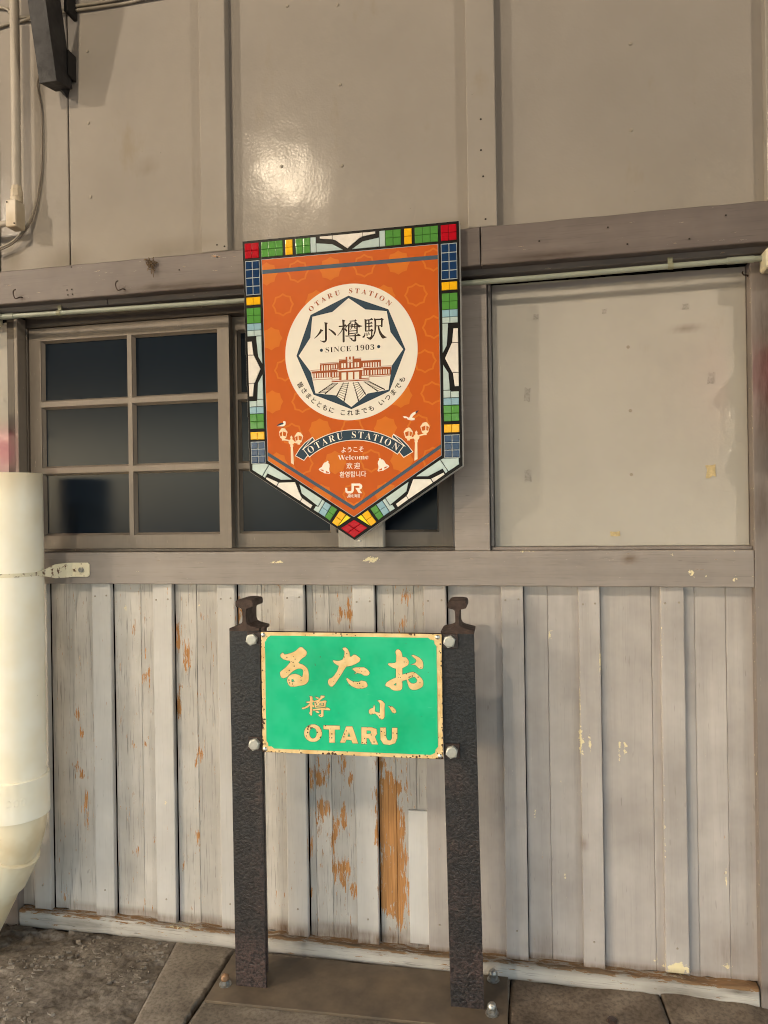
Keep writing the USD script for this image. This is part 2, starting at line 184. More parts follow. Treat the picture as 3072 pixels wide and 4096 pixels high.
DATA = {"kanji":[[[-883,867],[-814,851],[-765,836],[-769,806],[-792,791],[-796,272],[-806,222],[-841,182],[-903,157],[-942,183],[-1041,233],[-1041,243],[-954,218],[-875,226],[-861,250],[-859,711],[-866,821]],[[-1029,647],[-931,590],[-936,565],[-975,560],[-1019,495],[-1135,393],[-1249,322],[-1251,334],[-1152,428],[-1080,524],[-1030,613]],[[-730,627],[-704,626],[-575,550],[-490,470],[-465,418],[-474,385],[-500,383],[-542,431],[-645,538],[-730,616]],[[-241,913],[-190,901],[-135,877],[-139,856],[-163,841],[-163,165],[-176,133],[-201,126],[-227,139],[-232,170],[-224,670],[-234,837]],[[-365,704],[-193,704],[-132,747],[-64,684],[-81,668],[-176,666],[-348,668],[-365,687]],[[-228,653],[-194,634],[-265,505],[-352,419],[-405,364],[-413,373],[-334,460],[-273,539]],[[-174,591],[-142,606],[-66,542],[-75,501],[-101,490],[-118,513]],[[25,853],[196,858],[231,892],[276,844],[264,828],[33,826]],[[46,810],[92,790],[57,751],[-3,722],[-73,660],[-134,597],[-142,614],[-72,693],[-2,763]],[[213,832],[272,778],[356,689],[466,649],[458,633],[406,628],[355,602],[313,634],[254,713],[195,800]],[[-29,715],[10,696],[9,371],[-26,360],[-39,374]],[[-3,718],[263,724],[262,701],[-4,692]],[[262,712],[314,709],[313,634],[304,402],[266,391],[258,422]],[[92,749],[131,746],[130,646],[98,598],[54,543],[42,555],[81,616]],[[189,750],[224,753],[218,607],[261,596],[260,574],[187,584]],[[5,658],[270,662],[270,640],[4,635]],[[2,513],[268,517],[268,494],[2,488]],[[1,425],[267,429],[266,405],[1,400]],[[-143,351],[248,348],[334,392],[405,333],[398,313],[-121,321]],[[198,384],[240,381],[246,173],[237,141],[168,128],[71,192],[75,204],[169,186],[191,210]],[[-18,281],[42,272],[110,240],[118,206],[83,192],[50,235]],[[555,883],[597,864],[623,846],[608,449],[565,448],[563,618]],[[580,852],[750,862],[798,900],[855,847],[848,834],[597,818]],[[682,858],[725,855],[724,466],[685,469]],[[612,730],[748,735],[786,772],[833,724],[824,708],[612,704]],[[611,623],[747,627],[785,666],[831,620],[824,604],[610,598]],[[574,476],[744,482],[793,528],[855,483],[846,454],[820,435],[818,270],[791,206],[740,176],[697,175],[614,258],[622,266],[707,236],[758,257],[779,322],[781,451],[591,447]],[[556,411],[573,402],[572,319],[537,255],[494,241],[469,259],[478,283],[529,321]],[[616,407],[638,406],[654,322],[640,295],[614,308]],[[676,420],[697,410],[725,350],[711,326],[688,341]],[[883,886],[937,866],[953,840],[958,608],[938,428],[877,283],[799,188],[731,143],[722,154],[791,222],[861,333],[897,463],[901,761]],[[945,857],[1105,854],[1148,879],[1223,830],[1209,806],[1189,791],[1177,577],[1143,563],[1127,581],[1135,814],[953,815]],[[958,633],[1132,630],[1132,602],[958,605]],[[1017,604],[1059,601],[1091,467],[1165,331],[1256,242],[1315,214],[1306,198],[1230,186],[1188,164],[1130,226],[1064,354],[1024,505]]],"station":[[[[48,-376],[-12,-377],[-14,-463],[47,-461]]],[[[-377,-465],[-138,-460],[-138,-478],[-374,-484],[-378,-780],[-371,-780],[-371,-794],[-378,-794],[-378,-799],[-697,-805],[-697,-807],[-742,-806],[-742,-805],[-782,-806],[-782,-807],[-794,-806],[-1373,-817],[-1347,-995],[-1345,-889],[-1299,-889],[-1301,-1046],[-1339,-1045],[-1338,-1055],[-645,-1054],[-643,-1164],[-369,-1163],[-369,-1178],[689,-1169],[691,-1072],[1434,-1073],[1454,-937],[1461,-800],[410,-800],[410,-791],[738,-788],[740,-619],[785,-620],[782,-787],[825,-787],[827,-619],[872,-620],[869,-786],[912,-786],[914,-619],[959,-620],[956,-785],[1001,-785],[1003,-620],[1047,-620],[1045,-784],[1102,-784],[1102,-778],[1477,-779],[1478,-777],[1479,-775],[1480,-765],[1103,-762],[1106,-562],[1106,-558],[1106,-546],[414,-539],[415,-465],[168,-471],[170,-374],[110,-374],[108,-460],[108,-472],[107,-569],[-73,-573],[-72,-476],[-80,-477],[-78,-378],[-136,-379],[-137,-446],[-377,-447]],[[410,-808],[481,-808],[484,-859],[-430,-860],[-435,-818],[-48,-814],[-364,-813],[-364,-812],[410,-800]],[[-482,-891],[-484,-1047],[-526,-1046],[-524,-891]],[[-573,-891],[-575,-1047],[-617,-1046],[-615,-891]],[[-697,-1045],[-742,-1044],[-740,-889],[-694,-889]],[[-778,-889],[-780,-1045],[-826,-1045],[-824,-889]],[[-869,-889],[-872,-1045],[-917,-1045],[-915,-889]],[[-957,-1045],[-1003,-1045],[-1001,-889],[-955,-889]],[[-1041,-889],[-1043,-1045],[-1089,-1045],[-1087,-889]],[[-1127,-889],[-1129,-1045],[-1175,-1045],[-1173,-889]],[[-1215,-1046],[-1261,-1045],[-1259,-889],[-1213,-889]],[[336,-753],[280,-751],[283,-588],[339,-589]],[[238,-589],[235,-753],[179,-751],[181,-588]],[[517,-623],[515,-753],[472,-753],[474,-622]],[[110,-590],[108,-757],[51,-756],[54,-589]],[[-12,-590],[-14,-757],[-71,-756],[-68,-588]],[[-136,-596],[-138,-755],[-202,-753],[-200,-594]],[[-226,-596],[-229,-754],[-293,-753],[-290,-594]],[[489,-881],[486,-1042],[444,-1042],[446,-880]],[[-397,-1046],[-439,-1046],[-437,-891],[-395,-891]],[[334,-914],[330,-1163],[167,-1165],[171,-914]],[[115,-915],[111,-1166],[-58,-1168],[-54,-917]],[[-128,-1168],[-294,-1169],[-290,-917],[-124,-913]],[[678,-1065],[677,-1141],[420,-1142],[421,-1064]],[[-377,-1072],[-378,-1145],[-624,-1147],[-623,-1073]],[[694,-623],[692,-754],[649,-753],[651,-623]],[[605,-623],[603,-753],[560,-753],[562,-622]],[[695,-772],[695,-787],[416,-788],[416,-773]],[[1398,-1039],[1354,-1038],[1357,-880],[1401,-881]],[[1313,-881],[1310,-1039],[1266,-1039],[1268,-880]],[[1224,-881],[1222,-1039],[1178,-1039],[1180,-880]],[[1133,-1039],[1089,-1039],[1092,-880],[1136,-881]],[[1051,-881],[1048,-1039],[1004,-1039],[1007,-880]],[[962,-881],[960,-1039],[915,-1039],[918,-880]],[[877,-881],[875,-1040],[830,-1039],[833,-880]],[[788,-880],[786,-1040],[741,-1039],[744,-880]],[[668,-881],[665,-1042],[622,-1041],[625,-880]],[[578,-881],[576,-1042],[533,-1041],[535,-880]]],[[[-378,-545],[-1062,-547],[-1063,-566],[-379,-562]]],[[[-1411,-786],[-1062,-786],[-1062,-808],[-917,-806],[-917,-806],[-915,-626],[-869,-627],[-872,-805],[-828,-804],[-825,-626],[-780,-627],[-782,-804],[-742,-803],[-740,-627],[-694,-627],[-697,-802],[-382,-797],[-382,-794],[-657,-797],[-657,-782],[-382,-780],[-379,-575],[-1059,-583],[-1062,-768],[-1410,-766]],[[-529,-757],[-571,-757],[-569,-627],[-527,-628]],[[-612,-627],[-614,-757],[-656,-757],[-654,-627]],[[-957,-627],[-959,-806],[-1005,-806],[-1002,-626]],[[-444,-757],[-486,-757],[-484,-627],[-442,-628]]],[[[-652,-1101],[-1329,-1107],[-1330,-1125],[-652,-1119]]],[[[416,-438],[172,-442],[172,-456],[415,-452]]],[[[696,-1098],[695,-1120],[1410,-1117],[1410,-1099]]],[[[-650,-1191],[-650,-1228],[694,-1232],[694,-1196]]],[[[36,-470],[18,-466],[1,-468],[-14,-477],[-24,-490],[-27,-507],[-24,-524],[-15,-538],[0,-549],[17,-553],[34,-551],[49,-542],[59,-528],[63,-512],[60,-495],[50,-480]],[[30,-540],[17,-542],[4,-539],[-7,-531],[-14,-520],[-16,-507],[-13,-495],[-6,-485],[5,-478],[18,-477],[31,-480],[42,-488],[49,-499],[51,-511],[49,-524],[41,-534]]]],"tracks":[[[[-295,-1326],[-297,-1342],[-279,-1345],[-303,-1384],[-325,-1379],[-329,-1395],[-311,-1399],[-337,-1440],[-357,-1434],[-362,-1450],[-345,-1455],[-372,-1498],[-390,-1491],[-396,-1507],[-380,-1512],[-407,-1557],[-424,-1550],[-430,-1565],[-416,-1571],[-444,-1617],[-458,-1610],[-465,-1625],[-452,-1632],[-481,-1679],[-493,-1672],[-501,-1686],[-489,-1693],[-496,-1704],[-462,-1729],[-453,-1712],[-218,-1836],[-236,-1902],[-201,-1930],[-200,-1930],[-182,-1855],[-172,-1860],[-164,-1846],[-179,-1838],[-162,-1770],[-150,-1776],[-143,-1762],[-158,-1754],[-143,-1687],[-128,-1694],[-122,-1679],[-139,-1671],[-123,-1606],[-106,-1612],[-101,-1597],[-119,-1590],[-104,-1526],[-85,-1532],[-81,-1516],[-100,-1510],[-86,-1449],[-65,-1453],[-61,-1437],[-82,-1433],[-68,-1374],[-45,-1377],[-43,-1361],[-64,-1358],[-52,-1305],[-26,-1306],[-26,-1289],[-48,-1288],[-41,-1260],[-59,-1255],[-68,-1287],[-217,-1280],[-207,-1263],[-224,-1254],[-239,-1279],[-266,-1277],[-266,-1294],[-249,-1295],[-270,-1330]],[[-246,-1333],[-225,-1296],[-72,-1304],[-87,-1355]],[[-277,-1390],[-254,-1348],[-91,-1371],[-106,-1427]],[[-309,-1448],[-285,-1405],[-111,-1443],[-127,-1502]],[[-445,-1697],[-418,-1648],[-196,-1754],[-213,-1820]],[[-410,-1634],[-384,-1585],[-174,-1674],[-191,-1738]],[[-376,-1571],[-350,-1523],[-152,-1595],[-169,-1658]],[[-148,-1579],[-342,-1509],[-317,-1463],[-131,-1518]]],[[[-723,-1304],[-723,-1321],[-763,-1344],[-787,-1343],[-787,-1357],[-831,-1384],[-852,-1383],[-852,-1396],[-901,-1425],[-920,-1424],[-920,-1436],[-973,-1467],[-989,-1466],[-989,-1476],[-1047,-1510],[-1060,-1509],[-1060,-1517],[-1121,-1553],[-1131,-1553],[-1131,-1559],[-1138,-1563],[-1114,-1597],[-1074,-1572],[-878,-1579],[-911,-1602],[-885,-1634],[-884,-1634],[-816,-1581],[-802,-1581],[-802,-1570],[-760,-1536],[-743,-1537],[-743,-1523],[-704,-1493],[-686,-1493],[-686,-1478],[-650,-1450],[-629,-1451],[-629,-1434],[-630,-1434],[-596,-1408],[-574,-1409],[-574,-1392],[-576,-1392],[-545,-1367],[-520,-1368],[-520,-1351],[-525,-1351],[-495,-1328],[-468,-1329],[-468,-1312],[-475,-1312],[-448,-1291],[-420,-1292],[-420,-1276],[-428,-1275],[-421,-1270],[-433,-1255],[-460,-1274],[-600,-1270],[-592,-1265],[-603,-1250],[-636,-1269],[-664,-1268],[-664,-1285],[-663,-1285],[-697,-1305]],[[-856,-1563],[-1049,-1556],[-1005,-1528],[-817,-1534]],[[-796,-1519],[-980,-1512],[-937,-1485],[-757,-1491]],[[-736,-1475],[-912,-1469],[-870,-1442],[-699,-1448]],[[-625,-1286],[-481,-1290],[-510,-1311],[-657,-1306]],[[-681,-1322],[-532,-1327],[-564,-1350],[-717,-1345]],[[-742,-1361],[-585,-1366],[-619,-1391],[-781,-1385]],[[-641,-1406],[-677,-1432],[-846,-1427],[-805,-1401]]],[[[548,-1315],[550,-1332],[576,-1330],[614,-1359],[607,-1360],[609,-1376],[633,-1373],[675,-1405],[668,-1406],[671,-1422],[693,-1419],[737,-1452],[731,-1453],[735,-1469],[755,-1465],[801,-1500],[795,-1502],[800,-1518],[818,-1513],[865,-1549],[861,-1551],[866,-1566],[882,-1562],[931,-1599],[927,-1600],[933,-1616],[947,-1611],[976,-1633],[976,-1633],[1000,-1602],[992,-1596],[1142,-1547],[1219,-1592],[1238,-1558],[1189,-1531],[1190,-1531],[1184,-1516],[1170,-1521],[1120,-1493],[1121,-1493],[1115,-1478],[1099,-1482],[1051,-1456],[1052,-1456],[1048,-1440],[1030,-1444],[984,-1419],[985,-1419],[981,-1403],[962,-1407],[918,-1383],[919,-1383],[916,-1367],[894,-1371],[854,-1349],[855,-1348],[853,-1332],[829,-1335],[792,-1315],[793,-1315],[791,-1299],[766,-1300],[735,-1284],[735,-1284],[734,-1267],[706,-1268],[674,-1250],[665,-1266],[670,-1269],[532,-1272],[502,-1251],[491,-1266],[501,-1273],[493,-1273],[494,-1290],[522,-1289],[556,-1315]],[[1123,-1536],[975,-1585],[925,-1549],[1074,-1507]],[[1054,-1495],[908,-1537],[859,-1503],[1006,-1467]],[[986,-1455],[842,-1490],[795,-1457],[940,-1428]],[[554,-1288],[696,-1285],[728,-1303],[589,-1312]],[[610,-1327],[753,-1318],[790,-1339],[649,-1355]],[[669,-1369],[813,-1353],[854,-1377],[712,-1399]],[[876,-1390],[919,-1416],[776,-1444],[731,-1413]]],[[[113,-1375],[118,-1391],[139,-1385],[157,-1452],[137,-1460],[144,-1475],[161,-1468],[180,-1537],[161,-1548],[170,-1562],[184,-1554],[203,-1625],[187,-1637],[197,-1650],[208,-1643],[227,-1715],[213,-1727],[224,-1740],[232,-1733],[251,-1807],[239,-1818],[251,-1830],[256,-1825],[276,-1900],[266,-1911],[278,-1922],[281,-1919],[285,-1935],[289,-1934],[320,-1910],[313,-1886],[514,-1677],[542,-1725],[577,-1705],[541,-1649],[552,-1637],[540,-1626],[532,-1634],[506,-1593],[518,-1582],[506,-1570],[496,-1579],[471,-1539],[484,-1528],[474,-1515],[462,-1525],[436,-1486],[452,-1475],[442,-1462],[427,-1472],[403,-1434],[420,-1424],[411,-1410],[394,-1420],[370,-1383],[388,-1376],[381,-1361],[361,-1369],[339,-1334],[358,-1330],[353,-1314],[330,-1320],[310,-1289],[328,-1287],[326,-1271],[300,-1274],[286,-1252],[270,-1261],[279,-1276],[134,-1290],[124,-1255],[106,-1259],[115,-1292],[92,-1294],[95,-1310],[119,-1308],[135,-1369]],[[157,-1364],[139,-1306],[288,-1291],[308,-1325]],[[180,-1442],[161,-1380],[317,-1340],[339,-1378]],[[205,-1524],[185,-1458],[347,-1392],[371,-1432]],[[209,-1540],[379,-1447],[403,-1488],[230,-1607]],[[412,-1503],[437,-1545],[255,-1693],[235,-1624]],[[446,-1560],[471,-1603],[281,-1779],[260,-1710]],[[480,-1618],[505,-1661],[307,-1867],[286,-1797]]]],"octagon":[[[-3,1724],[1393,1157],[1961,-239],[1390,-1634],[43,-2191],[-1308,-1628],[-1908,-240],[-1374,1151]]],"star":[[[-4,1643],[592,1207],[1334,1098],[1453,381],[1884,-234],[1478,-777],[1358,-1584],[630,-1677],[44,-2117],[-516,-1688],[-1240,-1582],[-1398,-831],[-1826,-245],[-1397,359],[-1311,1087],[-583,1206]]],"lamp":[[[[-2551,-3083],[-2491,-3124],[-2492,-3185],[-2392,-3184],[-2241,-3218],[-2246,-3244],[-2241,-3275],[-2227,-3303],[-2204,-3326],[-2176,-3341],[-2152,-3345],[-2188,-3344],[-2189,-3414],[-2169,-3414],[-2171,-3986],[-2059,-4046],[-2091,-3417],[-2078,-3417],[-2077,-3348],[-2135,-3346],[-2111,-3343],[-2082,-3330],[-2059,-3309],[-2044,-3282],[-2044,-3281],[-1918,-3306],[-1919,-3347],[-1820,-3346],[-1825,-3289],[-1765,-3259],[-1709,-3059],[-1715,-3039],[-1780,-2961],[-1787,-2936],[-1892,-2906],[-1939,-2930],[-1959,-2961],[-2020,-3041],[-2021,-3079],[-1978,-3243],[-2042,-3227],[-2043,-3220],[-2057,-3192],[-2080,-3170],[-2106,-3156],[-2109,-3124],[-2104,-3125],[-2097,-3068],[-2108,-3067],[-2141,-3015],[-2175,-3065],[-2183,-3065],[-2180,-3122],[-2166,-3122],[-2171,-3152],[-2173,-3152],[-2202,-3165],[-2225,-3187],[-2233,-3201],[-2225,-3174],[-2398,-3129],[-2398,-3127],[-2337,-3097],[-2281,-2896],[-2287,-2877],[-2353,-2798],[-2359,-2772],[-2465,-2743],[-2513,-2766],[-2533,-2797],[-2595,-2878],[-2595,-2916]],[[-2445,-3017],[-2454,-2864],[-2321,-2907],[-2350,-3046]],[[-2544,-3045],[-2578,-2917],[-2487,-2869],[-2483,-3022]],[[-1873,-3180],[-1881,-3027],[-1749,-3070],[-1778,-3208]],[[-1970,-3208],[-2004,-3080],[-1914,-3032],[-1910,-3185]]]],"gullA":[[[-2442,-2553],[-2435,-2515],[-2401,-2497],[-2362,-2518],[-2328,-2542],[-2349,-2556],[-2343,-2607],[-2370,-2657],[-2438,-2686],[-2531,-2683],[-2652,-2672],[-2571,-2649],[-2463,-2615],[-2423,-2579]]],"gullAd":[[[-2685,-2651],[-2597,-2597],[-2530,-2568],[-2442,-2559],[-2416,-2579],[-2437,-2616],[-2531,-2638],[-2638,-2660]],[[-2471,-2685],[-2460,-2686],[-2461,-2739],[-2472,-2739]]],"gullB":[[[1834,-2508],[1909,-2508],[1984,-2533],[2033,-2566],[2064,-2555],[2109,-2464],[2185,-2400],[2275,-2367],[2277,-2447],[2208,-2493],[2151,-2570],[2244,-2586],[2237,-2654],[2131,-2662],[2032,-2639],[1983,-2613],[1983,-2582],[1883,-2572]]],"gullBd":[[[2281,-2371],[2378,-2322],[2384,-2341],[2334,-2394],[2280,-2453]]],"bell":[[[[-879,-3985],[-938,-3996],[-991,-4044],[-1044,-4144],[-1124,-4192],[-1164,-4229],[-1125,-4280],[-1008,-4340],[-944,-4379],[-878,-4381],[-774,-4402],[-748,-4365],[-773,-4314],[-785,-4226],[-764,-4139],[-769,-4063],[-814,-4005],[-800,-3956],[-858,-3941]],[[-1118,-4230],[-994,-4252],[-975,-4309],[-1060,-4282]],[[-909,-4286],[-799,-4339],[-787,-4370],[-904,-4355]]]],"logo":[[[90,-4754],[303,-4755],[377,-4810],[386,-4873],[357,-4936],[291,-4971],[382,-5091],[252,-5088],[142,-4904],[273,-4907],[292,-4880],[274,-4835],[96,-4834],[87,-4994],[46,-5066],[-20,-5092],[-151,-5090],[-217,-5043],[-229,-4896],[-149,-4898],[-144,-4999],[-113,-5012],[-28,-5010],[0,-4983],[4,-4752]]],"ru":[[[[-2312,1519],[-2250,1565],[-2220,1550],[-2190,1504],[-2093,1517],[-1910,1573],[-1795,1633],[-1703,1717],[-1630,1764],[-1563,1760],[-1516,1714],[-1439,1651],[-1404,1593],[-1417,1523],[-1466,1452],[-1563,1398],[-1636,1333],[-1704,1238],[-1662,1210],[-1566,1183],[-1483,1132],[-1406,1058],[-1371,977],[-1349,861],[-1351,710],[-1376,616],[-1432,551],[-1516,502],[-1698,463],[-1868,429],[-1989,432],[-2054,483],[-2101,587],[-2109,657],[-2081,728],[-2019,800],[-1922,849],[-1813,863],[-1692,830],[-1597,762],[-1567,763],[-1547,868],[-1540,962],[-1563,1020],[-1617,1044],[-1713,1042],[-1810,1009],[-1896,954],[-1982,882],[-2068,793],[-2142,733],[-2239,707],[-2306,723],[-2341,804],[-2352,898],[-2308,946],[-2149,1066],[-2050,1173],[-1975,1291],[-2096,1313],[-2217,1340],[-2301,1402],[-2331,1461]],[[-1948,684],[-1894,686],[-1841,599],[-1962,597]]]],"ta":[[[[-183,1736],[-143,1770],[-75,1774],[-8,1722],[41,1624],[62,1536],[61,1470],[118,1476],[192,1538],[270,1534],[348,1475],[409,1432],[414,1377],[379,1310],[243,1231],[96,1173],[-62,1142],[-132,1047],[-213,912],[-305,778],[-398,643],[-479,531],[-548,468],[-605,467],[-661,515],[-694,592],[-693,658],[-647,726],[-555,761],[-474,840],[-382,975],[-335,1087],[-311,1159],[-390,1196],[-479,1261],[-518,1315],[-501,1349],[-410,1326],[-297,1328],[-183,1371],[-136,1477],[-112,1577],[-111,1654],[-156,1698]]],[[[139,1063],[185,1097],[264,1123],[388,1129],[533,1132],[633,1073],[694,1009],[721,955],[698,888],[630,859],[529,863],[441,916],[317,940],[210,905],[273,956],[206,1015]]],[[[-69,734],[-34,767],[44,709],[144,656],[246,642],[358,644],[426,684],[538,676],[599,650],[637,579],[642,514],[591,468],[478,433],[343,424],[231,443],[108,501],[-3,597]]]],"o":[[[[1593,1652],[1630,1727],[1680,1744],[1740,1719],[1789,1655],[1813,1576],[1817,1497],[1936,1484],[1995,1421],[2034,1353],[2023,1273],[1972,1213],[1881,1162],[1811,1130],[1808,918],[1938,955],[2158,1014],[2248,981],[2346,900],[2444,808],[2492,730],[2495,612],[2469,543],[2379,481],[2249,429],[2130,426],[2051,473],[2012,541],[1974,669],[1950,757],[1805,714],[1802,516],[1791,447],[1740,406],[1629,383],[1519,395],[1439,428],[1390,486],[1320,509],[1260,528],[1240,567],[1282,643],[1383,715],[1505,777],[1601,814],[1605,1106],[1500,1134],[1401,1192],[1341,1240],[1362,1285],[1462,1282],[1563,1294],[1614,1325],[1622,1553]],[[1995,773],[2136,841],[2221,853],[2275,794],[2303,736],[2273,666],[2183,629],[2093,642],[2034,700]],[[1512,574],[1608,650],[1607,551]]],[[[2122,1547],[2177,1571],[2266,1540],[2374,1487],[2462,1410],[2496,1332],[2504,1214],[2488,1134],[2438,1116],[2369,1132],[2300,1190],[2251,1238],[2162,1251],[2102,1250],[2182,1276],[2252,1307],[2283,1377],[2264,1426],[2195,1484]]]],"sho":[[[[957,38],[1056,66],[1142,32],[1217,-51],[1204,-180],[1199,-479],[1155,-555],[1089,-568],[1025,-538],[982,-464],[886,-382],[809,-405],[722,-419],[679,-367],[680,-281],[746,-225],[823,-201],[857,-104],[889,-189],[876,-318],[1038,-366],[1051,-270],[1054,-56],[1011,18]]],[[[1324,-123],[1464,-140],[1571,-233],[1591,-317],[1536,-358],[1461,-332],[1398,-217]]]],"taru":[[[[-1340,137],[-1250,122],[-1229,75],[-1260,-491],[-1289,-531],[-1360,-440],[-1325,-384],[-1318,73]]],[[[-1466,-66],[-1331,-47],[-1207,0],[-1186,-54],[-1265,-100],[-1422,-104]]],[[[-1321,-101],[-1322,-188],[-1402,-256],[-1560,-315],[-1605,-306],[-1605,-273],[-1469,-225],[-1389,-169]]],[[[-1254,-132],[-1177,-195],[-1195,-246],[-1255,-208]]],[[[-1138,117],[-1016,81],[-1039,37],[-1094,57]]],[[[-948,159],[-814,151],[-826,97],[-904,62],[-995,-27],[-1175,-65],[-1179,-32],[-1039,15],[-960,93]]],[[[-1175,-75],[-1130,-85],[-1110,-247],[-1155,-253]]],[[[-1107,-63],[-794,0],[-750,-31],[-773,-75],[-797,-217],[-853,-223],[-840,-88],[-1108,-117]]],[[[-1041,-93],[-996,-92],[-1008,-147],[-1087,-171],[-1086,-142]]],[[[-929,-69],[-884,-67],[-885,-143],[-930,-145]]],[[[-1109,-165],[-863,-136],[-863,-162],[-1109,-191]]],[[[-1132,-222],[-819,-185],[-819,-217],[-1133,-252]]],[[[-1234,-305],[-887,-252],[-708,-240],[-631,-287],[-643,-320],[-933,-318],[-1224,-349]]],[[[-943,-253],[-865,-251],[-869,-522],[-925,-563],[-992,-548],[-1047,-495],[-991,-472],[-946,-460]]],[[[-1146,-368],[-1067,-355],[-1001,-396],[-1024,-429],[-1091,-421]]]],"otaru":[[[[-924,-1095],[-938,-1178],[-975,-1254],[-1034,-1319],[-1108,-1367],[-1193,-1393],[-1281,-1397],[-1365,-1376],[-1439,-1334],[-1496,-1273],[-1531,-1199],[-1543,-1117],[-1529,-1034],[-1491,-957],[-1432,-892],[-1357,-844],[-1272,-818],[-1184,-815],[-1100,-836],[-1027,-878],[-971,-939],[-935,-1013]],[[-1100,-1101],[-1106,-1152],[-1123,-1199],[-1148,-1238],[-1180,-1267],[-1217,-1282],[-1254,-1284],[-1290,-1271],[-1322,-1244],[-1346,-1207],[-1361,-1161],[-1365,-1110],[-1359,-1060],[-1343,-1013],[-1318,-973],[-1285,-945],[-1249,-929],[-1211,-928],[-1175,-941],[-1144,-967],[-1120,-1005],[-1105,-1051]]],[[[-868,-833],[-311,-830],[-313,-958],[-484,-963],[-490,-1397],[-678,-1404],[-683,-962],[-870,-957]]],[[[-94,-842],[112,-835],[300,-1391],[115,-1394],[77,-1291],[-100,-1286],[-141,-1384],[-312,-1391]],[[-6,-1024],[43,-1177],[-51,-1180]]],[[[418,-848],[751,-844],[926,-896],[943,-1049],[864,-1147],[969,-1400],[762,-1401],[667,-1212],[589,-1207],[586,-1407],[410,-1402]],[[593,-946],[730,-960],[748,-1048],[591,-1069]]],[[[1051,-846],[1238,-839],[1241,-1153],[1290,-1247],[1387,-1255],[1438,-1184],[1443,-840],[1617,-834],[1612,-1178],[1540,-1333],[1346,-1405],[1152,-1378],[1057,-1236]]]]}
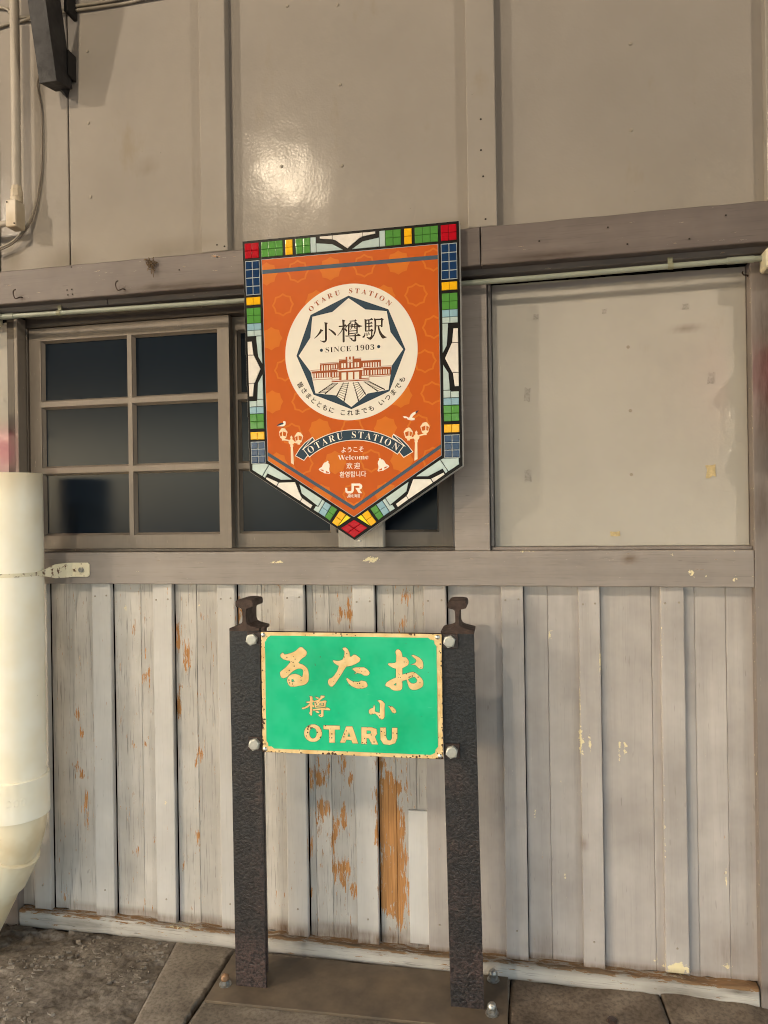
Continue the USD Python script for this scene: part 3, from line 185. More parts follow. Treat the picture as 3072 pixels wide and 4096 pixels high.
GLYPHS = {"0":[560,[[[[40,284],[40,436],[50,506],[94,626],[134,670],[220,710],[316,716],[400,686],[450,640],[486,580],[510,496],[520,300],[490,150],[460,90],[420,44],[370,14],[316,0],[244,0],[164,24],[120,60],[74,130]],[[186,474],[200,130],[226,76],[260,56],[304,56],[324,66],[350,100],[370,196],[374,460],[350,614],[340,634],[304,660],[260,660],[230,644],[200,584]]]]],"1":[560,[[[[50,586],[70,586],[150,620],[270,710],[376,710],[376,80],[386,60],[406,50],[506,50],[506,4],[100,4],[100,50],[204,50],[224,66],[234,90],[234,604],[210,604],[146,534],[116,520],[74,524],[50,560]]]]],"3":[560,[[[[34,94],[34,140],[44,160],[80,186],[110,190],[116,130],[150,86],[190,66],[280,66],[314,80],[340,106],[364,180],[360,260],[320,320],[244,350],[144,350],[144,400],[264,406],[300,426],[320,450],[340,510],[340,584],[324,630],[310,650],[280,664],[210,660],[176,620],[160,514],[130,514],[70,534],[44,564],[40,606],[54,646],[110,690],[210,716],[336,710],[430,670],[460,640],[480,600],[480,524],[450,464],[390,414],[350,400],[350,376],[436,346],[480,306],[500,270],[510,220],[506,160],[470,84],[410,34],[346,10],[194,0],[90,30],[50,64]]]]],"9":[560,[[[[40,450],[44,546],[74,620],[124,676],[170,700],[230,716],[326,710],[386,686],[436,646],[486,560],[500,506],[510,344],[486,200],[456,130],[400,60],[326,14],[266,0],[160,4],[114,24],[80,60],[70,126],[80,146],[104,160],[130,106],[170,66],[200,56],[260,56],[294,70],[324,100],[354,166],[374,270],[374,334],[350,334],[326,310],[260,284],[200,284],[144,300],[74,354],[54,390]],[[176,544],[190,390],[210,366],[240,350],[324,356],[354,376],[380,410],[374,514],[360,584],[314,650],[294,660],[246,660],[200,624]]]]],"A":[650,[[[[-7,17],[38,27],[78,87],[303,662],[322,687],[562,117],[607,32],[652,17],[652,8],[348,8],[348,17],[403,22],[428,42],[428,98],[383,208],[147,208],[107,113],[102,52],[112,32],[147,17],[182,17],[182,8],[-7,8]],[[167,232],[363,232],[363,268],[278,468],[247,468],[172,283]]]]],"C":[695,[[[[44,300],[44,400],[74,510],[114,576],[190,646],[260,680],[344,700],[446,696],[550,656],[600,656],[620,670],[630,700],[646,700],[646,474],[624,480],[584,570],[510,644],[454,670],[360,674],[300,650],[256,600],[226,524],[210,434],[216,230],[236,156],[276,90],[350,46],[450,40],[550,76],[640,160],[660,140],[576,54],[520,24],[426,0],[340,0],[244,24],[174,64],[114,124],[64,214]]]]],"E":[660,[[[[24,20],[90,30],[114,66],[114,604],[84,650],[30,654],[30,670],[590,670],[590,480],[574,480],[570,520],[540,584],[474,630],[404,644],[300,644],[276,634],[266,600],[266,360],[324,360],[380,380],[414,426],[434,506],[450,506],[450,180],[430,184],[420,260],[380,314],[320,334],[266,334],[266,80],[276,50],[306,36],[400,36],[490,56],[564,110],[614,206],[636,206],[596,4],[24,4]]]]],"I":[390,[[[[28,17],[93,32],[118,67],[118,623],[88,653],[28,658],[28,667],[357,667],[357,658],[287,648],[272,633],[262,598],[262,92],[282,37],[357,17],[357,8],[28,8]]]]],"N":[735,[[[[63,653],[33,658],[33,667],[227,667],[557,257],[588,257],[588,613],[563,648],[503,658],[503,667],[707,667],[707,658],[642,648],[622,613],[622,-7],[608,-7],[583,18],[183,508],[152,508],[152,67],[167,32],[207,17],[242,17],[242,8],[33,8],[33,17],[98,27],[113,42],[123,92],[123,583]]]]],"O":[780,[[[[48,323],[63,457],[88,517],[133,582],[218,652],[303,687],[358,697],[432,697],[502,682],[617,617],[687,532],[717,467],[732,402],[732,298],[722,253],[697,188],[662,133],[572,53],[497,18],[422,3],[353,3],[283,18],[173,78],[93,173],[63,243]],[[207,413],[212,237],[237,137],[267,82],[307,42],[357,22],[428,22],[473,37],[518,77],[543,122],[568,222],[573,423],[543,568],[488,648],[423,678],[352,678],[307,663],[267,628],[237,573],[217,503]]]]],"R":[705,[[[[93,648],[33,658],[33,667],[382,667],[492,647],[572,602],[592,577],[612,522],[607,448],[567,388],[522,358],[467,343],[467,312],[637,57],[672,22],[707,17],[707,8],[508,8],[308,323],[262,323],[262,82],[287,27],[352,17],[352,8],[33,8],[33,17],[93,27],[118,67],[118,608]],[[267,628],[262,337],[348,337],[408,357],[438,387],[458,437],[458,553],[438,608],[403,638],[373,648],[282,643]]]]],"S":[580,[[[[73,237],[87,237],[97,182],[127,112],[187,47],[252,22],[333,22],[398,57],[423,107],[423,173],[413,198],[353,253],[213,318],[123,388],[88,453],[83,537],[118,622],[193,682],[248,697],[307,697],[422,667],[468,667],[483,682],[483,697],[497,697],[497,493],[488,493],[473,548],[433,613],[358,673],[323,683],[232,678],[212,668],[172,618],[172,542],[182,517],[212,487],[427,382],[502,312],[527,237],[527,183],[492,93],[432,38],[352,8],[253,3],[153,33],[102,33],[87,8],[73,3]]]]],"T":[630,[[[[62,578],[37,483],[23,483],[23,672],[602,672],[602,483],[593,483],[588,528],[568,578],[528,623],[473,648],[382,653],[387,62],[412,27],[482,17],[482,8],[143,8],[143,17],[178,17],[218,32],[238,67],[238,653],[177,653],[102,623]]]]],"U":[735,[[[[103,653],[28,673],[28,682],[352,682],[347,673],[277,658],[262,628],[262,162],[287,87],[317,57],[367,37],[453,37],[523,62],[558,97],[583,152],[593,207],[593,613],[573,658],[533,673],[498,673],[498,682],[697,682],[697,673],[642,658],[622,623],[617,203],[582,98],[537,48],[442,8],[328,3],[238,23],[163,78],[133,133],[118,198],[118,613]]]]],"W":[910,[[[[30,640],[-20,654],[-20,670],[266,670],[266,654],[236,654],[206,634],[206,576],[320,236],[344,236],[450,506],[450,544],[424,620],[390,650],[344,654],[344,670],[650,670],[650,654],[606,650],[580,630],[580,590],[696,260],[720,260],[820,570],[814,640],[784,654],[754,654],[754,670],[926,670],[926,654],[886,640],[856,584],[660,-10],[640,-10],[634,0],[480,444],[456,444],[290,10],[280,-10],[254,-10],[50,604]]]]],"c":[435,[[[[34,190],[34,276],[54,346],[84,396],[154,456],[230,480],[296,480],[356,460],[400,416],[410,380],[406,350],[376,320],[330,320],[304,340],[294,380],[300,430],[274,454],[206,444],[180,414],[166,364],[166,210],[180,150],[206,106],[266,66],[340,66],[374,80],[404,110],[416,100],[346,30],[260,0],[204,0],[130,30],[70,94]]]]],"e":[450,[[[[34,194],[34,286],[54,356],[94,416],[130,446],[184,470],[260,476],[326,456],[380,406],[410,336],[416,260],[170,260],[170,200],[186,140],[206,106],[236,80],[266,70],[324,70],[370,90],[404,130],[416,120],[376,60],[330,24],[256,0],[200,0],[134,24],[64,100]],[[180,414],[170,290],[304,290],[300,410],[274,450],[220,454],[200,444]]]]],"l":[295,[[[[30,20],[74,30],[84,66],[84,610],[74,644],[34,654],[34,670],[216,670],[216,56],[230,26],[266,20],[266,4],[30,4]]]]],"m":[825,[[[[54,20],[74,36],[84,70],[84,390],[74,424],[54,440],[34,440],[34,456],[216,456],[216,406],[240,406],[274,446],[334,470],[380,470],[430,450],[456,426],[466,396],[494,396],[540,446],[600,470],[680,460],[720,426],[746,350],[746,50],[760,26],[796,20],[796,4],[564,4],[564,20],[600,26],[614,50],[614,364],[604,394],[590,404],[520,400],[480,360],[480,46],[496,26],[526,20],[526,4],[300,4],[300,20],[334,26],[350,50],[350,364],[340,394],[324,404],[266,404],[240,390],[216,354],[216,46],[230,26],[260,20],[260,4],[30,4],[30,20]]]]],"o":[500,[[[[34,190],[34,290],[54,356],[90,410],[164,466],[220,480],[280,480],[336,466],[416,406],[450,346],[466,290],[466,190],[450,134],[416,74],[336,14],[280,0],[220,0],[144,24],[74,90]],[[170,130],[180,70],[206,30],[226,20],[274,20],[310,46],[330,116],[330,354],[304,440],[274,460],[226,460],[206,450],[180,404],[170,344]]]]],"い":[1000,[[[[705,575],[655,640],[660,655],[730,680],[750,680],[785,635],[830,550],[885,405],[925,235],[930,165],[850,130],[830,135],[820,230],[775,415]]],[[[125,425],[120,710],[230,710],[225,435],[240,285],[265,190],[320,105],[370,95],[405,125],[445,200],[475,300],[490,300],[555,225],[530,145],[485,60],[435,5],[400,-15],[330,-20],[285,-5],[235,35],[185,115],[155,205],[135,315]]]]],"う":[1000,[[[[345,-60],[295,20],[300,35],[400,50],[515,85],[600,130],[665,190],[705,275],[705,380],[660,440],[585,470],[425,460],[185,390],[155,495],[170,505],[210,505],[345,540],[500,565],[630,560],[725,520],[780,465],[815,365],[810,260],[765,150],[685,65],[575,0],[395,-55]]],[[[290,790],[315,795],[530,760],[730,750],[725,660],[590,660],[280,700],[275,715]]]]],"こ":[1000,[[[[165,225],[185,315],[280,310],[285,290],[265,225],[265,160],[275,135],[320,95],[435,65],[590,65],[735,80],[840,105],[845,5],[785,-15],[610,-35],[420,-35],[330,-20],[255,10],[195,60],[165,125]]],[[[225,710],[600,700],[775,715],[780,615],[605,600],[230,610]]]]],"さ":[1000,[[[[150,640],[530,625],[535,650],[490,795],[565,810],[595,805],[635,640],[695,645],[860,685],[870,590],[675,550],[675,530],[730,420],[780,345],[820,305],[815,280],[775,230],[520,260],[530,345],[670,335],[670,355],[640,395],[580,530],[155,540]]],[[[200,60],[175,135],[175,190],[195,270],[230,340],[265,335],[320,320],[320,300],[280,225],[275,145],[300,95],[325,75],[395,50],[475,40],[635,45],[765,65],[765,-25],[730,-40],[585,-55],[440,-55],[370,-45],[305,-25],[245,10]]]]],"そ":[1000,[[[[345,215],[365,270],[420,335],[420,350],[105,310],[90,395],[95,405],[125,410],[275,425],[535,635],[560,660],[560,675],[265,655],[255,660],[255,760],[425,755],[710,780],[765,710],[710,675],[655,620],[465,470],[455,445],[740,465],[885,465],[885,375],[725,380],[575,360],[520,330],[470,280],[445,230],[440,165],[465,105],[525,65],[620,45],[755,45],[740,-50],[570,-50],[480,-25],[425,5],[385,40],[360,80],[345,130]]]]],"つ":[1000,[[[[350,5],[315,85],[320,105],[470,115],[615,150],[720,205],[775,260],[810,350],[810,425],[785,485],[755,520],[705,550],[645,565],[565,565],[395,530],[105,425],[70,495],[65,530],[155,550],[360,620],[560,660],[710,650],[755,635],[830,590],[895,505],[920,395],[910,300],[855,190],[780,120],[655,55],[530,20],[430,5],[360,0]]]]],"で":[1000,[[[[870,390],[785,530],[785,550],[835,575],[845,575],[870,545],[935,435],[935,415],[885,390]]],[[[370,205],[365,365],[390,450],[420,510],[460,565],[500,600],[500,615],[80,565],[70,670],[675,725],[885,730],[880,635],[695,625],[615,590],[570,555],[510,480],[465,370],[465,250],[505,165],[540,130],[620,85],[690,65],[800,55],[805,35],[770,-50],[635,-30],[575,-10],[485,40],[405,125]]],[[[750,355],[720,425],[670,495],[675,510],[720,530],[745,525],[825,385],[820,370],[765,345]]]]],"と":[1000,[[[[200,120],[190,205],[205,265],[260,355],[355,435],[355,455],[290,575],[220,735],[220,755],[300,790],[320,785],[355,680],[440,500],[460,500],[535,550],[690,625],[765,680],[785,670],[825,595],[755,550],[540,445],[385,345],[330,290],[300,235],[295,160],[310,125],[335,100],[405,70],[465,60],[670,65],[845,95],[845,-15],[625,-40],[460,-40],[365,-25],[265,20],[220,65]]]]],"に":[1000,[[[[400,110],[395,185],[410,275],[420,285],[495,280],[505,275],[505,255],[490,210],[490,155],[515,120],[590,95],[740,95],[905,120],[910,20],[740,-5],[555,0],[455,35],[415,75]]],[[[445,680],[745,675],[870,690],[875,590],[815,580],[455,585],[445,590]]],[[[115,375],[165,765],[270,765],[275,745],[255,690],[215,445],[205,330],[210,230],[225,230],[255,315],[275,315],[295,300],[315,280],[315,265],[245,60],[240,-40],[155,-45],[145,-25],[115,180]]]]],"ま":[1000,[[[[195,15],[175,55],[170,110],[200,190],[240,225],[330,260],[485,260],[485,375],[260,380],[175,395],[180,485],[355,465],[480,465],[480,585],[190,600],[180,610],[180,690],[215,695],[360,675],[480,675],[480,805],[580,805],[575,680],[845,705],[845,615],[575,590],[580,465],[855,490],[855,405],[840,395],[580,375],[585,240],[745,175],[875,80],[875,65],[835,0],[815,-10],[710,80],[610,135],[590,135],[590,65],[570,10],[545,-20],[490,-50],[445,-60],[295,-50],[235,-25]],[[375,180],[295,155],[265,115],[270,75],[285,55],[355,30],[425,30],[465,45],[490,85],[490,170]]]]],"も":[1000,[[[[285,135],[290,285],[185,295],[85,320],[90,415],[245,380],[305,380],[320,500],[320,535],[310,540],[230,545],[110,570],[110,655],[125,665],[210,640],[335,630],[345,800],[445,800],[455,785],[440,735],[430,625],[620,640],[630,635],[630,575],[625,545],[610,540],[415,535],[400,370],[500,370],[615,385],[620,290],[385,275],[380,180],[405,95],[450,55],[505,40],[645,50],[720,85],[770,145],[780,225],[755,305],[725,350],[670,400],[670,415],[755,435],[775,435],[790,420],[860,310],[880,230],[880,160],[845,65],[770,-5],[650,-50],[560,-60],[470,-55],[375,-20],[310,50]]]]],"よ":[1000,[[[[315,-60],[180,-20],[135,25],[115,85],[120,155],[135,190],[170,230],[235,265],[330,285],[450,280],[445,735],[435,790],[445,800],[550,795],[545,600],[675,600],[835,615],[840,520],[545,500],[555,260],[645,230],[725,190],[840,110],[865,75],[820,0],[800,-5],[745,50],[650,115],[580,150],[560,150],[560,80],[545,25],[495,-30],[405,-60]],[[325,195],[265,180],[225,150],[215,125],[225,75],[270,45],[315,35],[385,35],[420,45],[455,95],[455,185],[415,195]]]]],"れ":[1000,[[[[95,70],[50,130],[45,155],[165,305],[265,450],[270,540],[80,515],[70,615],[280,635],[280,805],[385,805],[395,790],[375,650],[410,605],[375,560],[360,515],[390,525],[405,545],[500,610],[605,655],[680,660],[760,630],[785,600],[805,545],[800,415],[770,210],[770,110],[800,85],[850,90],[900,115],[965,170],[985,70],[920,15],[825,-20],[745,-15],[715,0],[685,35],[670,80],[670,180],[705,425],[705,525],[685,555],[660,565],[595,560],[520,525],[400,430],[350,375],[355,-50],[250,-45],[255,260],[240,260],[115,70]]]]],"北":[1000,[[[[555,830],[645,835],[655,825],[655,515],[675,515],[750,565],[890,680],[955,610],[955,595],[885,540],[655,405],[655,35],[665,25],[860,25],[885,80],[895,230],[905,235],[985,190],[965,15],[945,-30],[910,-60],[875,-70],[645,-70],[600,-55],[570,-25],[555,30]]],[[[310,130],[265,120],[90,40],[65,35],[55,45],[25,110],[30,130],[310,235],[310,500],[60,500],[55,590],[310,595],[310,825],[320,835],[400,835],[410,825],[405,-85],[315,-85],[310,-75]]]]],"欢":[1000,[[[[405,-95],[345,-30],[420,20],[485,80],[540,150],[585,240],[620,390],[620,565],[710,570],[710,415],[740,295],[780,190],[860,70],[910,25],[980,-10],[980,-25],[955,-45],[930,-90],[910,-90],[860,-60],[755,50],[700,150],[685,200],[665,205],[640,135],[575,40],[500,-35],[425,-90]]],[[[480,415],[420,455],[415,470],[470,560],[500,645],[540,850],[610,845],[630,835],[610,700],[915,700],[955,685],[930,565],[885,445],[810,470],[845,610],[580,610],[545,500],[505,425]]],[[[80,-25],[15,35],[15,50],[80,95],[135,155],[210,265],[215,300],[90,490],[50,535],[45,560],[110,605],[210,475],[255,400],[270,400],[305,495],[335,650],[45,650],[40,735],[395,740],[435,725],[435,670],[395,480],[330,310],[330,285],[380,210],[420,115],[345,60],[285,185],[265,185],[200,85],[110,-5]]]]],"海":[1000,[[[[140,-75],[60,-20],[145,155],[200,310],[220,310],[255,280],[275,280],[280,365],[380,365],[400,540],[380,535],[345,480],[330,480],[320,495],[270,520],[265,540],[350,650],[440,855],[525,830],[500,740],[945,740],[945,650],[450,650],[415,590],[415,575],[900,575],[895,365],[970,365],[975,285],[970,275],[890,275],[880,140],[945,135],[945,60],[865,55],[855,-5],[820,-60],[780,-80],[735,-85],[620,-75],[600,5],[745,0],[765,20],[770,55],[335,55],[330,75],[365,275],[275,275],[265,215],[160,-45]],[[640,490],[640,475],[665,460],[725,390],[720,365],[805,365],[810,490]],[[615,275],[615,260],[650,235],[705,170],[700,140],[790,140],[800,275]],[[485,490],[470,365],[640,365],[640,380],[560,460],[550,460],[550,490]],[[455,275],[440,140],[620,140],[610,170],[525,245],[525,275]]],[[[85,785],[135,840],[155,835],[290,760],[320,735],[320,720],[285,670],[260,660],[185,720],[90,765]]],[[[155,410],[45,470],[30,490],[55,525],[90,550],[215,480],[255,450],[260,435],[215,370],[200,370]]]]],"皆":[1000,[[[[140,395],[110,470],[155,505],[160,850],[255,845],[255,735],[490,735],[490,650],[255,650],[255,515],[500,560],[505,480],[460,470],[460,455],[540,435],[505,355],[840,350],[840,-90],[750,-95],[740,-85],[740,-60],[270,-60],[270,-90],[260,-95],[175,-90],[175,350],[400,355],[425,405],[435,460],[255,425],[150,390]],[[270,110],[270,25],[740,25],[740,110]],[[270,190],[740,190],[740,270],[270,270]]],[[[545,435],[530,480],[530,850],[625,845],[625,700],[650,700],[765,740],[850,785],[860,785],[915,725],[910,705],[830,670],[625,610],[625,500],[855,495],[870,520],[875,590],[895,595],[920,575],[960,565],[950,475],[925,430],[890,410],[850,405],[640,405],[580,415]]]]],"迎":[1000,[[[[80,-90],[30,-25],[30,-10],[80,45],[170,110],[170,410],[40,410],[40,500],[260,495],[260,110],[340,55],[410,25],[510,10],[710,10],[970,25],[945,-70],[715,-80],[465,-75],[340,-40],[230,35],[210,35],[175,10],[95,-90]]],[[[335,150],[300,205],[300,225],[335,250],[345,275],[345,750],[455,795],[555,855],[565,855],[625,795],[625,780],[925,780],[930,215],[915,185],[845,160],[755,160],[750,170],[745,205],[730,225],[735,245],[840,245],[840,695],[700,695],[700,40],[610,40],[610,240],[585,240],[435,190],[370,165],[355,150]],[[610,330],[610,770],[595,770],[520,730],[435,700],[435,285]]],[[[205,630],[60,730],[60,750],[70,750],[110,795],[255,705],[300,665],[300,645],[240,590]]]]],"道":[1000,[[[[80,-80],[35,-20],[35,0],[120,75],[180,105],[180,405],[45,405],[45,495],[270,495],[270,105],[345,55],[440,25],[555,15],[970,30],[945,-60],[740,-70],[460,-65],[345,-35],[235,35],[215,35],[180,15],[95,-80]]],[[[375,570],[545,570],[555,595],[560,635],[300,640],[305,720],[460,720],[455,745],[405,810],[405,825],[465,855],[485,855],[510,825],[560,740],[560,720],[680,720],[720,780],[750,850],[840,830],[840,810],[790,740],[790,720],[955,720],[950,635],[665,635],[645,590],[645,570],[875,565],[875,85],[865,75],[380,75]],[[465,155],[780,155],[780,220],[465,220]],[[465,295],[780,295],[780,355],[465,355]],[[465,430],[780,430],[780,495],[465,495]]],[[[145,670],[55,760],[55,775],[125,815],[240,700],[280,635],[220,590],[200,590]]]]],"니":[920,[[[[700,-90],[700,835],[795,840],[800,-85]]],[[[100,145],[100,750],[200,745],[200,235],[405,245],[620,280],[635,215],[630,190],[370,150]]]]],"다":[920,[[[[650,-85],[655,840],[755,835],[755,480],[900,480],[905,470],[900,390],[755,390],[755,-90]]],[[[80,745],[515,750],[520,670],[510,660],[180,660],[180,225],[395,230],[585,255],[600,180],[595,165],[320,135],[80,140]]]]],"영":[920,[[[[85,440],[55,520],[60,620],[95,695],[165,755],[230,780],[335,785],[435,750],[485,705],[700,705],[700,835],[805,835],[805,285],[700,285],[700,410],[480,410],[455,380],[400,350],[345,335],[255,335],[155,370]],[[535,620],[535,500],[700,500],[700,620]],[[280,695],[215,675],[175,640],[155,595],[155,525],[175,480],[205,450],[265,425],[325,425],[380,445],[410,470],[435,515],[440,585],[420,635],[380,675],[340,690]]],[[[765,-10],[680,-65],[600,-85],[435,-90],[365,-80],[260,-40],[215,0],[190,50],[185,120],[215,190],[300,250],[440,280],[625,270],[730,230],[790,170],[805,130],[805,60],[790,20]],[[285,80],[300,50],[340,20],[410,0],[540,-5],[625,10],[670,30],[705,75],[705,115],[670,160],[610,185],[440,195],[380,185],[315,155],[290,125]]]]],"합":[920,[[[[660,835],[760,840],[760,605],[895,600],[890,515],[760,515],[760,290],[660,295]]],[[[760,-75],[175,-75],[175,270],[270,270],[275,175],[660,175],[665,270],[760,270]],[[660,10],[660,90],[275,90],[275,10]]],[[[45,660],[45,745],[270,745],[270,845],[365,850],[370,745],[590,745],[595,660]]],[[[105,400],[90,475],[110,545],[165,600],[245,630],[360,635],[430,620],[485,590],[520,555],[545,495],[545,440],[515,370],[450,320],[405,305],[335,295],[230,305],[155,340]],[[195,440],[220,405],[260,385],[350,380],[410,400],[440,430],[445,490],[430,515],[395,540],[360,550],[275,550],[225,530],[200,505]]]]],"환":[920,[[[[660,840],[760,835],[760,520],[890,520],[895,510],[890,430],[760,430],[760,110],[660,110]]],[[[170,170],[270,170],[270,20],[785,20],[795,10],[795,-60],[790,-70],[175,-70]]],[[[275,215],[45,215],[35,270],[40,300],[275,305],[275,355],[215,365],[170,385],[120,435],[105,480],[115,555],[155,605],[250,645],[375,650],[455,630],[505,600],[530,570],[550,505],[545,460],[520,415],[475,380],[380,355],[380,310],[620,330],[630,255],[480,230]],[[445,525],[375,570],[260,565],[215,535],[205,480],[230,450],[265,435],[390,435],[425,450],[450,485]]],[[[590,665],[65,665],[60,750],[275,750],[280,840],[375,840],[380,750],[595,750]]]]],"i2":[650,[[[[90,70],[390,395],[430,450],[450,500],[450,565],[435,605],[400,640],[345,660],[285,660],[220,630],[185,575],[180,525],[90,525],[95,580],[120,640],[170,695],[260,735],[345,740],[450,705],[500,660],[535,590],[540,505],[525,450],[470,360],[220,95],[220,80],[555,80],[555,0],[90,0]]]]],"i0":[650,[[[[80,225],[70,430],[95,560],[130,635],[190,700],[265,735],[350,740],[445,710],[510,650],[565,525],[580,430],[580,300],[545,140],[515,85],[470,35],[420,5],[360,-10],[265,-5],[195,25],[150,65],[105,140]],[[300,660],[265,650],[230,625],[190,565],[160,440],[160,290],[185,175],[220,115],[275,75],[355,70],[410,95],[465,175],[490,290],[490,440],[460,565],[425,620],[370,655]]]]],"iJ":[575,[[[[200,-40],[115,-5],[45,70],[15,170],[15,260],[50,285],[160,280],[180,260],[185,155],[215,115],[240,105],[295,105],[340,135],[355,175],[355,745],[380,765],[495,765],[520,740],[520,170],[500,90],[470,40],[395,-20],[305,-45]]]]],"iR":[645,[[[[55,745],[80,765],[420,760],[510,725],[575,665],[615,575],[615,435],[570,340],[535,305],[510,295],[505,275],[650,10],[650,-5],[630,-30],[490,-30],[450,30],[340,250],[220,250],[220,-10],[210,-25],[185,-35],[90,-35],[60,-20]],[[220,405],[375,405],[430,425],[460,480],[460,535],[440,585],[380,615],[220,615]]]]]}

# ------------------------------------------------------------------ materials
M = {}
def mat(name, nodes, links, surface='p.BSDF'):
    M[name] = usdkit.material(stage, f'/World/Looks/{name}', nodes, links, surface=surface)
def plain(name, col, rough=.5, metal=0.0, spec=.5, bump=None, vary=0.0, vscale=20, coat=0.0, col2=None):
    """Single-colour paint, metal or plastic with optional mottling and bump (scale, distance)."""
    n = {'p': ('principled_bsdf', {'base_color': col, 'roughness': rough, 'metallic': metal, 'specular_ior_level': spec, 'coat_weight': coat, 'coat_roughness': .1}), 'g': ('geometry', {})}
    l = []
    if vary:
        n['nz'] = ('noise_texture', {'scale': vscale, 'detail': 5, 'roughness': .6}); l.append(('g.position', 'nz.vector'))
        c2 = col2 or tuple(c * (1 - vary) for c in col)
        n['rp'] = ('rgb_ramp', {'ramp': [(.32, c2), (.68, col)]}); l += [('nz.fac', 'rp.fac'), ('rp.color', 'p.base_color')]
        n['rr'] = ('map_range', {'from_min': .3, 'from_max': .7, 'to_min': min(1, rough * 1.25), 'to_max': rough * .85}); l += [('nz.fac', 'rr.value'), ('rr.result', 'p.roughness')]
    if bump:
        n['bn'] = ('noise_texture', {'scale': bump[0], 'detail': 3, 'roughness': .55}); n['bp'] = ('bump', {'strength': 1.0, 'distance': bump[1]})
        l += [('g.position', 'bn.vector'), ('bn.fac', 'bp.height'), ('bp.normal', 'p.normal')]
    mat(name, n, l)

